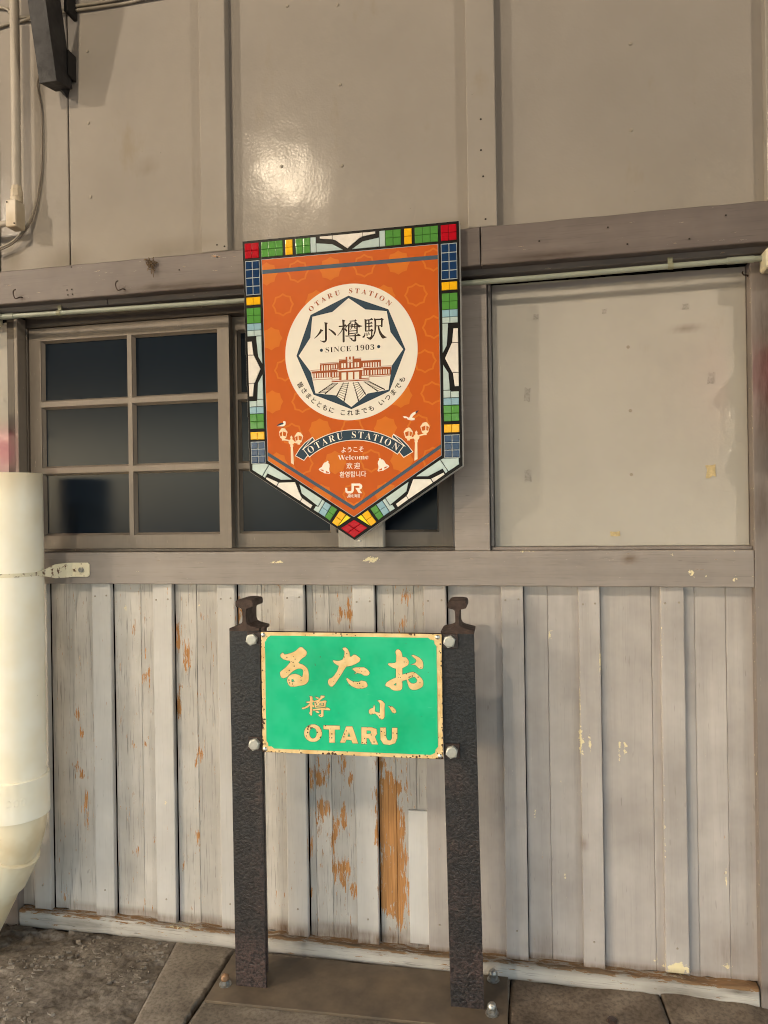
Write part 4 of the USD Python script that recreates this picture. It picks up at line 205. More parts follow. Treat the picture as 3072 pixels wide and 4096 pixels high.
def painted_wood(name, col, col2, grain='v', rough=.55, peel0=0.0, grain_amt=.5, wood=(.50, .24, .085), stain=(.12, .07, .04), speck=.2, primer=(.62, .60, .54), streak=.18, wlow=4.0, cream=(.72, .63, .40)):
    """Old oil paint on timber: grain lines, flaking down to primer and bare wood where the wear attribute says so, chips and dirt."""
    sx = (1, 1, .028) if grain == 'v' else (.028, 1, 1)
    sp = (1, 1, .13) if grain == 'v' else (.13, 1, 1)
    n = {
        'g': ('geometry', {}), 'oi': ('object_info', {}), 'at': ('attribute', {'attribute': 'wear'}), 'sep': ('separate_color', {'color_type': 'rgb'}),
        'off': ('vector_math', {'math_type': 'multiply_add', 'vector2': (1, 1, 1)}), 'rnd': ('combine_xyz', {'y': 0.0}), 'rk': ('math', {'math_type': 'multiply', 'value2': 9.0}),
        'mg': ('mapping', {'scale': sx}), 'mp': ('mapping', {'scale': sp}),
        'nlow': ('noise_texture', {'scale': wlow, 'detail': 5, 'roughness': .6}),
        'nstr': ('noise_texture', {'scale': 26, 'detail': 4, 'roughness': .6}),
        'ngr': ('noise_texture', {'scale': 240, 'detail': 4, 'roughness': .6}),
        'npl': ('noise_texture', {'scale': 75, 'detail': 8, 'roughness': .72}),
        'nch': ('noise_texture', {'scale': 95, 'detail': 4, 'roughness': .6}),
        'nspk': ('noise_texture', {'scale': 120, 'detail': 2, 'roughness': .5}),
        'base': ('rgb_ramp', {'ramp': [(.3, col2), (.7, col)]}),
        'tone': ('map_range', {'from_min': 0, 'from_max': 1, 'to_min': .93, 'to_max': 1.06}),
        'toned': ('mix', {'mix_type': 'multiply', 'fac': 1.0}), 'tonec': ('combine_color', {}),
        'strk': ('map_range', {'from_min': .35, 'from_max': .75, 'to_min': 1.0, 'to_max': 1 - streak, 'clamp': True}), 'strc': ('combine_color', {}), 'strm': ('mix', {'mix_type': 'multiply', 'fac': 1.0}),
        'grk': ('map_range', {'range_type': 'smoothstep', 'from_min': .56, 'from_max': .70, 'to_min': 0, 'to_max': grain_amt, 'clamp': True}),
        'grm': ('mix', {'mix_type': 'mix', 'color2': tuple(c * .30 for c in col)}),
        'spk': ('map_range', {'range_type': 'smoothstep', 'from_min': .70, 'from_max': .76, 'to_min': 0, 'to_max': speck, 'clamp': True}), 'spm': ('mix', {'color2': (.05, .04, .03)}),
        'nrem': ('noise_texture', {'scale': 150, 'detail': 4, 'roughness': .6}), 'pc': ('math', {'math_type': 'multiply_add', 'value2': 1.5, 'value3': peel0 - .75 - .95}), 'pa': ('math', {'math_type': 'multiply_add', 'value2': 1.9}), 'pb': ('math', {'math_type': 'add'}),
        'und': ('map_range', {'range_type': 'smoothstep', 'from_min': .455, 'from_max': .49, 'clamp': True}), 'pel': ('map_range', {'range_type': 'smoothstep', 'from_min': .50, 'from_max': .53, 'clamp': True}),
        'um': ('mix', {'color2': primer}), 'wr': ('rgb_ramp', {'ramp': [(.35, tuple(c * .62 for c in wood)), (.6, wood), (.8, (min(1, wood[0] * 1.12), wood[1] * 1.25, wood[2] * 1.5))]}), 'pm': ('mix', {}),
        'ca': ('math', {'math_type': 'multiply_add', 'value2': 1.4, 'value3': -.7}), 'cb': ('math', {'math_type': 'add'}), 'chm': ('map_range', {'range_type': 'smoothstep', 'from_min': .51, 'from_max': .54, 'clamp': True}), 'cm': ('mix', {'color2': cream}),
        'da': ('math', {'math_type': 'multiply'}), 'db': ('math', {'math_type': 'multiply', 'value2': 2.1, 'use_clamp': True}), 'dm': ('mix', {'color2': stain}),
        'h1': ('math', {'math_type': 'multiply', 'value2': -.8}), 'h2': ('math', {'math_type': 'multiply_add', 'value2': .35}), 'h3': ('math', {'math_type': 'multiply_add', 'value2': .25}),
        'bp': ('bump', {'strength': .8, 'distance': .0016}),
        'p': ('principled_bsdf', {'roughness': rough, 'specular_ior_level': .45}),
        'rg': ('map_range', {'from_min': 0, 'from_max': 1, 'to_min': rough, 'to_max': .85, 'clamp': True})}
    l = [('oi.random', 'rk.value1'), ('rk.value', 'rnd.x'), ('rk.value', 'rnd.z'), ('g.position', 'off.vector1'), ('rnd.vector', 'off.vector3'), ('off.vector', 'mg.vector'), ('off.vector', 'mp.vector'),
         ('at.color', 'sep.color'), ('off.vector', 'nlow.vector'), ('mg.vector', 'nstr.vector'), ('mg.vector', 'ngr.vector'), ('mp.vector', 'npl.vector'), ('g.position', 'nch.vector'), ('mp.vector', 'nspk.vector'),
         ('nlow.fac', 'base.fac'), ('oi.random', 'tone.value'), ('tone.result', 'tonec.r'), ('tone.result', 'tonec.g'), ('tone.result', 'tonec.b'), ('base.color', 'toned.color1'), ('tonec.color', 'toned.color2'),
         ('nstr.fac', 'strk.value'), ('strk.result', 'strc.r'), ('strk.result', 'strc.g'), ('strk.result', 'strc.b'), ('toned.color', 'strm.color1'), ('strc.color', 'strm.color2'),
         ('ngr.fac', 'grk.value'), ('grk.result', 'grm.fac'), ('strm.color', 'grm.color1'),
         ('nspk.fac', 'spk.value'), ('spk.result', 'spm.fac'), ('grm.color', 'spm.color1'),
         ('npl.fac', 'pa.value1'), ('mp.vector', 'nrem.vector'), ('nrem.fac', 'pc.value1'), ('pc.value', 'pa.value3'), ('pa.value', 'pb.value1'), ('sep.r', 'pb.value2'), ('pb.value', 'und.value'), ('pb.value', 'pel.value'),
         ('und.result', 'um.fac'), ('spm.color', 'um.color1'), ('ngr.fac', 'wr.fac'), ('pel.result', 'pm.fac'), ('um.color', 'pm.color1'), ('wr.color', 'pm.color2'),
         ('nch.fac', 'ca.value1'), ('ca.value', 'cb.value1'), ('sep.g', 'cb.value2'), ('cb.value', 'chm.value'), ('chm.result', 'cm.fac'), ('pm.color', 'cm.color1'),
         ('sep.b', 'da.value1'), ('npl.fac', 'da.value2'), ('da.value', 'db.value1'), ('db.value', 'dm.fac'), ('cm.color', 'dm.color1'), ('dm.color', 'p.base_color'),
         ('pel.result', 'h1.value1'), ('ngr.fac', 'h2.value1'), ('h1.value', 'h2.value3'), ('nlow.fac', 'h3.value1'), ('h2.value', 'h3.value3'), ('h3.value', 'bp.height'), ('bp.normal', 'p.normal'),
         ('pel.result', 'rg.value'), ('rg.result', 'p.roughness')]
    mat(name, n, l)

painted_wood('board_paint', (.575, .552, .535), (.475, .453, .437), rough=.5, peel0=-.10, grain_amt=.14, streak=.08)
painted_wood('board_paint_old', (.57, .538, .508), (.41, .382, .355), rough=.6, peel0=.06, grain_amt=.85, speck=.5)
painted_wood('board_paint_smooth', (.49, .452, .437), (.35, .318, .306), rough=.45, peel0=-.14, grain_amt=.16, speck=.25, streak=.14)
painted_wood('patch_paint', (.62, .605, .60), (.53, .515, .505), rough=.5, peel0=-.15, grain_amt=.06, speck=.15, streak=.05)
painted_wood('sill_paint', (.325, .285, .265), (.25, .218, .205), grain='h', rough=.5, peel0=-.06, grain_amt=.35, speck=.3, wood=(.30, .15, .06))
painted_wood('beam_paint', (.175, .145, .135), (.130, .106, .100), grain='h', rough=.5, peel0=-.12, grain_amt=.25, speck=.3, stain=(.05, .03, .02))
painted_wood('post_paint', (.26, .222, .205), (.20, .17, .157), rough=.5, peel0=-.12, grain_amt=.15, stain=(.055, .032, .02))
painted_wood('skirting_paint', (.60, .57, .535), (.40, .37, .335), grain='h', rough=.6, peel0=.06, grain_amt=.9, speck=.7, wood=(.36, .19, .08), stain=(.06, .045, .03))
painted_wood('sash_paint', (.215, .18, .15), (.17, .143, .12), rough=.5, peel0=-.15, grain_amt=.1, streak=.06, speck=.1)
painted_wood('moulding_paint', (.14, .128, .128), (.10, .092, .094), grain='h', rough=.4, peel0=-.15, grain_amt=.2)
painted_wood('reveal_paint', (.085, .066, .052), (.06, .047, .038), rough=.4, peel0=-.2, grain_amt=.2)
painted_wood('mount_wood', (.52, .49, .45), (.38, .35, .31), rough=.7, peel0=-.2, grain_amt=.6, streak=.35)
# smooth oil-painted hardboard of the upper wall: glossy, orange-peel relief, faint stains
def gloss_panel(name, col, col2, rough=.155, relief=.00032):
    n = {'g': ('geometry', {}), 'm': ('mapping', {'scale': (1, 1, .35)}), 'n1': ('noise_texture', {'scale': 1.7, 'detail': 5, 'roughness': .6}), 'n2': ('noise_texture', {'scale': 7, 'detail': 6, 'roughness': .65}), 'n4': ('noise_texture', {'scale': 60, 'detail': 2}),
         'r1': ('rgb_ramp', {'ramp': [(.3, col2), (.7, col)]}), 'st': ('map_range', {'range_type': 'smoothstep', 'from_min': .60, 'from_max': .80, 'to_min': 0, 'to_max': .5, 'clamp': True}), 'mx': ('mix', {'color2': (col[0] * .74, col[1] * .66, col[2] * .5)}),
         'sp': ('map_range', {'range_type': 'smoothstep', 'from_min': .76, 'from_max': .80, 'to_min': 0, 'to_max': .3, 'clamp': True}), 'mx2': ('mix', {'color2': (.08, .06, .04)}),
         'at': ('attribute', {'attribute': 'wear'}), 'sep': ('separate_color', {}), 'da': ('math', {'math_type': 'multiply'}), 'db': ('math', {'math_type': 'multiply', 'value2': 1.6, 'use_clamp': True}), 'dm': ('mix', {'color2': (.10, .07, .035)}),
         'n3': ('noise_texture', {'scale': 130, 'detail': 2, 'roughness': .5}), 'n5': ('noise_texture', {'scale': 5, 'detail': 2}), 'ha': ('math', {'math_type': 'multiply_add', 'value2': 9.0}), 'bp': ('bump', {'strength': 1.0, 'distance': relief}),
         'p': ('principled_bsdf', {'roughness': rough, 'specular_ior_level': .075})}
    l = [('g.position', 'm.vector'), ('g.position', 'n1.vector'), ('m.vector', 'n2.vector'), ('g.position', 'n3.vector'), ('g.position', 'n4.vector'), ('g.position', 'n5.vector'), ('n1.fac', 'r1.fac'), ('n2.fac', 'st.value'), ('st.result', 'mx.fac'), ('r1.color', 'mx.color1'),
         ('n4.fac', 'sp.value'), ('sp.result', 'mx2.fac'), ('mx.color', 'mx2.color1'), ('at.color', 'sep.color'), ('sep.b', 'da.value1'), ('n2.fac', 'da.value2'), ('da.value', 'db.value1'), ('db.value', 'dm.fac'), ('mx2.color', 'dm.color1'), ('dm.color', 'p.base_color'),
         ('n5.fac', 'ha.value1'), ('n3.fac', 'ha.value3'), ('ha.value', 'bp.height'), ('bp.normal', 'p.normal')]
    mat(name, n, l)
gloss_panel('upper_panel_paint', (.335, .304, .270), (.288, .260, .230))
gloss_panel('infill_panel_paint', (.435, .41, .378), (.37, .348, .318), rough=.38, relief=.0003)

plain('glass', (.007, .012, .020), rough=.19, spec=.17, bump=(420, .00014))
plain('dark_void', (.012, .010, .009), rough=.9)
plain('dark_timber', (.016, .014, .016), rough=.6, vary=.4, vscale=14, bump=(60, .0015))
plain('conduit_green', (.29, .315, .265), rough=.4, vary=.2, vscale=8)
plain('clip_metal', (.28, .28, .19), rough=.5, metal=.2, vary=.3)
plain('conduit_cream', (.42, .37, .31), rough=.45, vary=.15, vscale=6)
plain('box_cream', (.50, .43, .33), rough=.45, vary=.2, vscale=12, col2=(.42, .33, .22))
plain('jbox_cream', (.55, .50, .36), rough=.4)
plain('cable_grey', (.30, .265, .21), rough=.6)
plain('cable_dark', (.16, .13, .10), rough=.6)
plain('rust_dark', (.045, .022, .015), rough=.75, vary=.5, vscale=60, bump=(200, .0006))
plain('steel_bolt', (.50, .50, .46), rough=.42, metal=.55, vary=.15, vscale=90)
plain('galvanised', (.42, .44, .45), rough=.35, metal=.8, vary=.5, vscale=70, col2=(.16, .13, .10))
plain('rust_cap', (.27, .15, .08), rough=.55, metal=.3, vary=.6, vscale=60)
plain('screw_steel', (.75, .74, .70), rough=.25, metal=.9)
plain('tab_black', (.018, .018, .019), rough=.35, vary=.6, vscale=110, col2=(.045, .02, .014), bump=(150, .001))
plain('nail_paint', (.30, .26, .21), rough=.5)
plain('nail_hole', (.03, .022, .016), rough=.9)
plain('tape_mark', (.36, .338, .305), rough=.6, vary=.3, vscale=120)
plain('tape_yellow', (.56, .44, .23), rough=.5, vary=.35, vscale=90)
plain('weed', (.16, .10, .05), rough=.9, vary=.5, vscale=200)
# PVC downpipe: cream, dirt near rims
def scuffed(name, col, col2, sc=6):
    n = {'g': ('geometry', {}), 'n': ('noise_texture', {'scale': sc, 'detail': 4}), 'r': ('rgb_ramp', {'ramp': [(.35, col2), (.6, col)]}), 'm': ('mapping', {'scale': (1, 1, .55), 'rotation': (0, .5, .3)}), 's': ('noise_texture', {'scale': 42, 'detail': 4, 'roughness': .55}),
         'k': ('map_range', {'range_type': 'smoothstep', 'from_min': .735, 'from_max': .76, 'to_min': 0, 'to_max': .8, 'clamp': True}), 'mx': ('mix', {'color2': (.20, .16, .10)}),
         'sz': ('separate_xyz', {}), 'kz': ('map_range', {'range_type': 'smoothstep', 'from_min': 1.66, 'from_max': 1.80, 'to_min': 0, 'to_max': .55, 'clamp': True}), 'mz': ('mix', {'color2': (.58, .44, .24)}), 'p': ('principled_bsdf', {'roughness': .34})}
    mat(name, n, [('g.position', 'n.vector'), ('n.fac', 'r.fac'), ('g.position', 'm.vector'), ('m.vector', 's.vector'), ('s.fac', 'k.value'), ('g.position', 'sz.vector'), ('sz.z', 'kz.value'), ('kz.result', 'mz.fac'), ('r.color', 'mz.color1'), ('mz.color', 'mx.color1'), ('k.result', 'mx.fac'), ('mx.color', 'p.base_color')])
scuffed('pvc', (.90, .86, .76), (.86, .79, .64))
scuffed('pvc_tan', (.78, .69, .52), (.68, .56, .37), 9)
def rusty(name, col, rust, lo, hi, sc):
    n = {'g': ('geometry', {}), 'n': ('noise_texture', {'scale': sc, 'detail': 6, 'roughness': .65}), 'r': ('rgb_ramp', {'ramp': [(lo, rust), (hi, col)]}), 'p': ('principled_bsdf', {'roughness': .5})}
    mat(name, n, [('g.position', 'n.vector'), ('n.fac', 'r.fac'), ('r.color', 'p.base_color')])
rusty('band_rust', (.72, .66, .50), (.12, .055, .022), .38, .44, 48)
# shield sign
for nm, c, r in (('came_black', (.010, .009, .009), .35), ('sign_white', (.72, .69, .65), .22), ('sign_edge', (.55, .53, .50), .4), ('grout_pale', (.36, .41, .45), .5),
                 ('tile_red', (.42, .006, .016), .12), ('tile_green', (.085, .275, .055), .12), ('tile_yellow', (.85, .46, .012), .12), ('tile_lemon', (.88, .72, .02), .12), ('tile_blue', (.012, .04, .115), .10), ('tile_sky', (.26, .43, .53), .12), ('tile_pale', (.46, .57, .575), .12), ('tile_white', (.76, .72, .68), .14)):
    plain(nm, c, rough=r, spec=.12 if nm == 'came_black' else .28, vary=.10 if nm.startswith('tile') else 0.0, vscale=45, bump=(70, .0005) if nm.startswith('tile') else None)
for nm, c in (('print_orange', (.49, .090, .006)), ('print_amber', (.56, .145, .012)), ('print_disc', (.72, .68, .62)), ('print_navy', (.022, .046, .075)), ('print_bar', (.052, .085, .125)), ('print_brown', (.035, .022, .016)), ('print_rust', (.31, .075, .022)), ('print_cream', (.80, .63, .44)), ('print_white', (.80, .74, .67))):
    plain(nm, c, rough=.4, spec=.18)
# enamel nameboard
def enamel_green():
    n = {'g': ('geometry', {}), 'n': ('noise_texture', {'scale': 5, 'detail': 4}), 'r': ('rgb_ramp', {'ramp': [(.3, (.008, .40, .19)), (.5, (.010, .47, .235)), (.72, (.035, .54, .29))]}), 'm': ('mapping', {'scale': (.25, 1, 1), 'rotation': (0, .5, 0)}), 's': ('noise_texture', {'scale': 110, 'detail': 4, 'roughness': .6}),
         'k': ('map_range', {'range_type': 'smoothstep', 'from_min': .68, 'from_max': .74, 'to_min': 0, 'to_max': .22, 'clamp': True}), 'mx': ('mix', {'color2': (.25, .62, .42)}), 'd': ('noise_texture', {'scale': 85, 'detail': 3}), 'kd': ('map_range', {'range_type': 'smoothstep', 'from_min': .735, 'from_max': .755, 'to_min': 0, 'to_max': .8, 'clamp': True}), 'md': ('mix', {'color2': (.10, .05, .02)}),
         'nr': ('map_range', {'from_min': .35, 'from_max': .65, 'to_min': .2, 'to_max': .42, 'clamp': True}), 'n5': ('noise_texture', {'scale': 14, 'detail': 4}), 'bp': ('bump', {'strength': 1.0, 'distance': .0012}), 'p': ('principled_bsdf', {'specular_ior_level': .32})}
    mat('enamel_green', n, [('g.position', 'n.vector'), ('n.fac', 'r.fac'), ('g.position', 'm.vector'), ('m.vector', 's.vector'), ('s.fac', 'k.value'), ('k.result', 'mx.fac'), ('r.color', 'mx.color1'), ('g.position', 'd.vector'), ('d.fac', 'kd.value'), ('kd.result', 'md.fac'), ('mx.color', 'md.color1'), ('md.color', 'p.base_color'), ('g.position', 'n5.vector'), ('n5.fac', 'nr.value'), ('nr.result', 'p.roughness'), ('n.fac', 'bp.height'), ('bp.normal', 'p.normal')])
enamel_green()
def enamel_cream():
    n = {'g': ('geometry', {}), 'v': ('voronoi_texture', {'scale': 95, 'randomness': 1}), 'nz': ('noise_texture', {'scale': 30, 'detail': 4}), 'n2': ('noise_texture', {'scale': 9, 'detail': 3}), 'r': ('rgb_ramp', {'ramp': [(.3, (.66, .43, .17)), (.7, (.78, .60, .32))]}),
         'a': ('math', {'math_type': 'subtract'}), 'b': ('map_range', {'from_min': .40, 'from_max': .75, 'to_min': .02, 'to_max': .34, 'clamp': True}), 'k': ('map_range', {'range_type': 'smoothstep', 'from_min': -.03, 'from_max': .04, 'to_min': 0, 'to_max': 1, 'clamp': True}), 'm': ('mix', {'color2': (.07, .03, .015)}),
         'at': ('attribute', {'attribute': 'wear'}), 'sep': ('separate_color', {}), 'ad': ('math', {'math_type': 'add'}), 'p': ('principled_bsdf', {'roughness': .35})}
    l = [('g.position', 'v.vector'), ('g.position', 'nz.vector'), ('g.position', 'n2.vector'), ('nz.fac', 'r.fac'), ('n2.fac', 'b.value'), ('b.result', 'ad.value1'), ('sep.r', 'ad.value2'), ('at.color', 'sep.color'), ('ad.value', 'a.value1'), ('v.distance', 'a.value2'), ('a.value', 'k.value'), ('k.result', 'm.fac'), ('r.color', 'm.color1'), ('m.color', 'p.base_color')]
    mat('enamel_cream', n, l)
enamel_cream()
# hammered black rail paint with rust bloom
def rail_paint():
    n = {'g': ('geometry', {}), 'n1': ('noise_texture', {'scale': 5, 'detail': 4, 'roughness': .6}), 'v': ('noise_texture', {'scale': 120, 'detail': 3, 'roughness': .6}), 's': ('separate_xyz', {}), 'zb': ('map_range', {'from_min': .55, 'from_max': 1.15, 'to_min': 1.0, 'to_max': .35, 'clamp': True}), 'hz': ('math', {'math_type': 'multiply'}), 'zz': ('map_range', {'from_min': 0, 'from_max': .9, 'to_min': .16, 'to_max': -.12, 'clamp': True}), 'ad': ('math', {'math_type': 'add'}),
         'r': ('rgb_ramp', {'ramp': [(.32, (.009, .011, .015)), (.52, (.020, .017, .018)), (.72, (.045, .030, .029))]}), 'r2': ('rgb_ramp', {'ramp': [(.40, (.30, .30, .33)), (.62, (1.5, 1.4, 1.32))]}), 'm': ('mix', {'mix_type': 'multiply', 'fac': 1.0}),
         'bp': ('bump', {'strength': 1.0, 'distance': .004}), 'p': ('principled_bsdf', {'roughness': .40, 'specular_ior_level': .5})}
    l = [('g.position', 'n1.vector'), ('g.position', 'v.vector'), ('g.position', 's.vector'), ('s.z', 'zz.value'), ('n1.fac', 'ad.value1'), ('zz.result', 'ad.value2'), ('ad.value', 'r.fac'), ('v.fac', 'r2.fac'), ('r.color', 'm.color1'), ('r2.color', 'm.color2'), ('m.color', 'p.base_color'), ('v.fac', 'hz.value1'), ('zb.result', 'hz.value2'), ('s.z', 'zb.value'), ('hz.value', 'bp.height'), ('bp.normal', 'p.normal')]
    mat('rail_paint', n, l)
rail_paint()
plain('rail_rust', (.055, .028, .020), rough=.7, vary=.5, vscale=35, bump=(220, .0012), col2=(.022, .013, .011))
plain('plate_rust', (.115, .083, .054), rough=.55, vary=.45, vscale=9, col2=(.066, .050, .037), bump=(90, .0005))
# platform floor: worn mortar and stone
def floor_mat(name, c1, c2, c3, sc=9, dist=.004):
    n = {'g': ('geometry', {}), 'n1': ('noise_texture', {'scale': sc, 'detail': 8, 'roughness': .65}), 'n2': ('noise_texture', {'scale': 75, 'detail': 5, 'roughness': .6}), 'n3': ('noise_texture', {'scale': 2.6, 'detail': 4, 'roughness': .6}),
         'r': ('rgb_ramp', {'ramp': [(.30, c1), (.55, c2), (.75, c3)]}), 'r2': ('rgb_ramp', {'ramp': [(.36, (.5, .48, .46)), (.55, (1, 1, 1))]}), 'm': ('mix', {'mix_type': 'multiply', 'fac': .75}), 'r3': ('rgb_ramp', {'ramp': [(.36, (.42, .39, .36)), (.56, (1.05, 1.05, 1.05))]}), 'm2': ('mix', {'mix_type': 'multiply', 'fac': .8}),
         'h': ('math', {'math_type': 'multiply_add', 'value2': .5}), 'bp': ('bump', {'strength': 1.0, 'distance': dist}), 'p': ('principled_bsdf', {'roughness': .78, 'specular_ior_level': .35})}
    l = [('g.position', 'n1.vector'), ('g.position', 'n2.vector'), ('g.position', 'n3.vector'), ('n1.fac', 'r.fac'), ('n2.fac', 'r2.fac'), ('r.color', 'm.color1'), ('r2.color', 'm.color2'), ('n3.fac', 'r3.fac'), ('m.color', 'm2.color1'), ('r3.color', 'm2.color2'), ('m2.color', 'p.base_color'), ('n2.fac', 'h.value1'), ('n1.fac', 'h.value3'), ('h.value', 'bp.height'), ('bp.normal', 'p.normal')]
    mat(name, n, l)
floor_mat('floor_rough', (.10, .083, .068), (.185, .158, .132), (.26, .226, .19), 9, .005)
floor_mat('floor_flake', (.17, .145, .12), (.23, .20, .168), (.29, .255, .215), 30, .003)
floor_mat('floor_smooth', (.15, .125, .10), (.21, .178, .145), (.27, .235, .195), 5, .003)
floor_mat('floor_dark', (.07, .052, .037), (.145, .112, .085), (.21, .17, .135), 6, .004)
floor_mat('ballast', (.08, .075, .07), (.16, .15, .14), (.24, .23, .22), 14, .02)
floor_mat('hill_green', (.03, .045, .02), (.05, .07, .03), (.08, .09, .045), .05, .5)
plain('canopy_paint', (.085, .072, .06), rough=.7)
plain('lamp_steel', (.12, .12, .12), rough=.5)
plain('lamp_black', (.012, .011, .011), rough=.3)
M['bulb'] = usdkit.material(stage, '/World/Looks/bulb', {'e': ('emission', {'color': (1.0, .82, .58), 'strength': LAMP_STRENGTH * 28})}, [], surface='e.emission')
M['bulb_left'] = usdkit.material(stage, '/World/Looks/bulb_left', {'e': ('emission', {'color': (1.0, .86, .68), 'strength': LAMP_STRENGTH * 22})}, [], surface='e.emission')
M['bulb_side'] = usdkit.material(stage, '/World/Looks/bulb_side', {'e': ('emission', {'color': (1.0, .86, .68), 'strength': LAMP_STRENGTH * 14})}, [], surface='e.emission')
M['chimney'] = usdkit.material(stage, '/World/Looks/chimney', {'e': ('emission', {'color': (1.0, .16, .26), 'strength': 1.8})}, [], surface='e.emission')

# ------------------------------------------------------------------ ground, platform floor, hill
ground = obj('ground', pbox(-400, 400, -600, -9.2, -1.6, -1.15), 'ballast'); tag(ground, kind='structure')
def hill():
    n = 60; x = np.linspace(-420, 420, n); v = []; f = []
    for i, xi in enumerate(x):
        h = 5 + 6 * meshkit.fbm(np.array([xi / 90, 0, 0]), 4, 3)
        for y, z in ((-170, -1.2), (-230, h * .55), (-300, h), (-420, h * .8), (-520, -1.2)):
            v.append((xi, y, z))
    for i in range(n - 1):
        for k in range(4):
            a = i * 5 + k; f += [(a, a + 5, a + 6), (a, a + 6, a + 1)]
    return trimesh.Trimesh(np.array(v), np.array(f), process=False)
tag(obj('hill', hill(), 'hill_green', smooth=True), kind='structure')
floor = thing('platform_floor', kind='structure')
obj('foundation', pbox(-14, 14, -9.2, 6, -1.6, -.03), 'floor_dark', floor)
def slab(name, x0, x1, y0, y1, matn, amp, seed, bite=None, step=.012, z0=0.0):
    nx, ny = max(3, int((x1(0) - x0(0)) / step)), max(3, int((y1 - y0) / step))
    V, U = np.meshgrid(np.linspace(0, 1, ny), np.linspace(0, 1, nx), indexing='ij')
    Y = y0 + (y1 - y0) * V; X = x0(Y) + (x1(Y) - x0(Y)) * U
    p = np.stack([X, Y, X * 0], -1)
    Z = z0 + amp * ((meshkit.fbm(p * 14, 5, seed) - .5) * 1.6)
    if bite is not None: Z = Z + bite(X, Y)
    e = np.minimum(np.minimum(U, 1 - U) * (x1(Y) - x0(Y)), np.minimum(V, 1 - V) * (y1 - y0))
    Z = Z - .0012 * np.exp(-e / .003) * (.6 + .8 * meshkit.noise(p * 60, seed))
    v = np.stack([X, Y, Z], -1).reshape(-1, 3); i = np.arange(ny * nx).reshape(ny, nx)
    q = np.stack([i[:-1, :-1], i[:-1, 1:], i[1:, 1:], i[1:, :-1]], -1).reshape(-1, 4)
    f = [q[:, [0, 1, 2]], q[:, [0, 2, 3]]]
    rim = np.concatenate([i[0, :], i[1:, -1], i[-1, -2::-1], i[-2:0:-1, 0]]); b = v[rim].copy(); b[:, 2] = -.028
    n0 = len(v); k = len(rim); a2 = n0 + np.arange(k)
    f += [np.stack([np.roll(rim, -1), rim, a2], -1), np.stack([np.roll(rim, -1), a2, np.roll(a2, -1)], -1)]
    return obj(name, trimesh.Trimesh(np.vstack([v, b]), np.vstack(f), process=False), matn, floor, smooth=True)
def pits(X, Y):   # flaking, stepped relief of the old mortar on the left
    a = meshkit.fbm(np.stack([X * 22, Y * 34, X * 0], -1), 4, 11); b = meshkit.fbm(np.stack([X * 4, Y * 5, X * 0], -1), 3, 12)
    return -.015 * np.clip((a - .48) * 10, 0, 1) * np.clip((b - .36) * 5, 0, 1) + .007 * (meshkit.fbm(np.stack([X * 60, Y * 80, X * 0], -1), 2, 14) - .5)
SEAM = lambda Y: -1.354 + .20 * (-(Y + .08)) * .9
slab('slab', lambda Y: -3.2 + 0 * Y, lambda Y: SEAM(Y) - .0006, -.95, .135, 'floor_rough', .006, 1, pits, step=.0065)
slab('slab', lambda Y: SEAM(Y) + .0006, lambda Y: -1.128 - .01 * meshkit.noise(np.stack([Y * 50, Y * 0, Y * 0], -1)), -.95, .03, 'floor_smooth', .004, 2)
slab('slab', lambda Y: -1.116 + 0 * Y, lambda Y: -.116 + 0 * Y, -.95, .03, 'floor_smooth', .004, 3, z0=-.001)
lump = lambda X, Y: .016 * np.clip((Y + .10) / .10, 0, 1) * meshkit.noise(np.stack([X * 7, Y * 9, X * 0], -1), 4)
slab('slab', lambda Y: -.112 + 0 * Y, lambda Y: .372 + .012 * meshkit.noise(np.stack([Y * 25, Y * 0, Y * 0], -1)), -.95, .03, 'floor_dark', .007, 4, lump)
slab('slab', lambda Y: .379 + .012 * meshkit.noise(np.stack([Y * 25, Y * 0, Y * 0], -1)), lambda Y: 2.4 + 0 * Y, -.95, .03, 'floor_dark', .007, 5, lump)
slab('slab', lambda Y: -6 + 0 * Y, lambda Y: 6 + 0 * Y, -9.2, -.954, 'floor_smooth', .004, 6, step=.12)
fl = []
while len(fl) < 420:
    x, y = rng.uniform(-2.35, -1.36), rng.uniform(-.62, -.015)
    if x > SEAM(y) - .02 or meshkit.fbm(np.array([[x * 5, y * 6, 3.0]]), 3, 21)[0] < .50: continue
    r = rng.uniform(.004, .013) * (1.4 if rng.random() < .15 else 1); n = rng.integers(5, 8); a = np.sort(rng.uniform(0, 2 * math.pi, n))
    rr = r * rng.uniform(.5, 1.1, n); P0 = np.column_stack([x + rr * np.cos(a) * 1.5, y + rr * np.sin(a) * .8, np.full(n, -.010)]); P1 = P0.copy(); P1[:, :2] = (P0[:, :2] - (x, y)) * .8 + (x, y); tl_ = rng.normal(0, .18, 2)
    P1[:, 2] = rng.uniform(.002, .0055) + (P1[:, 0] - x) * tl_[0] + (P1[:, 1] - y) * tl_[1]
    try: fl.append(trimesh.convex.convex_hull(np.vstack([P0, P1])))
    except Exception: pass
tag(obj('mortar_flakes', join(*fl), 'floor_flake', floor), kind='stuff')
plug = lathe([(0, -.01), (.016, -.01), (.016, .006), (.012, .0085), (0, .009)], 14, (.209, -.15, 0)); obj('plug', plug, 'tab_black', floor)

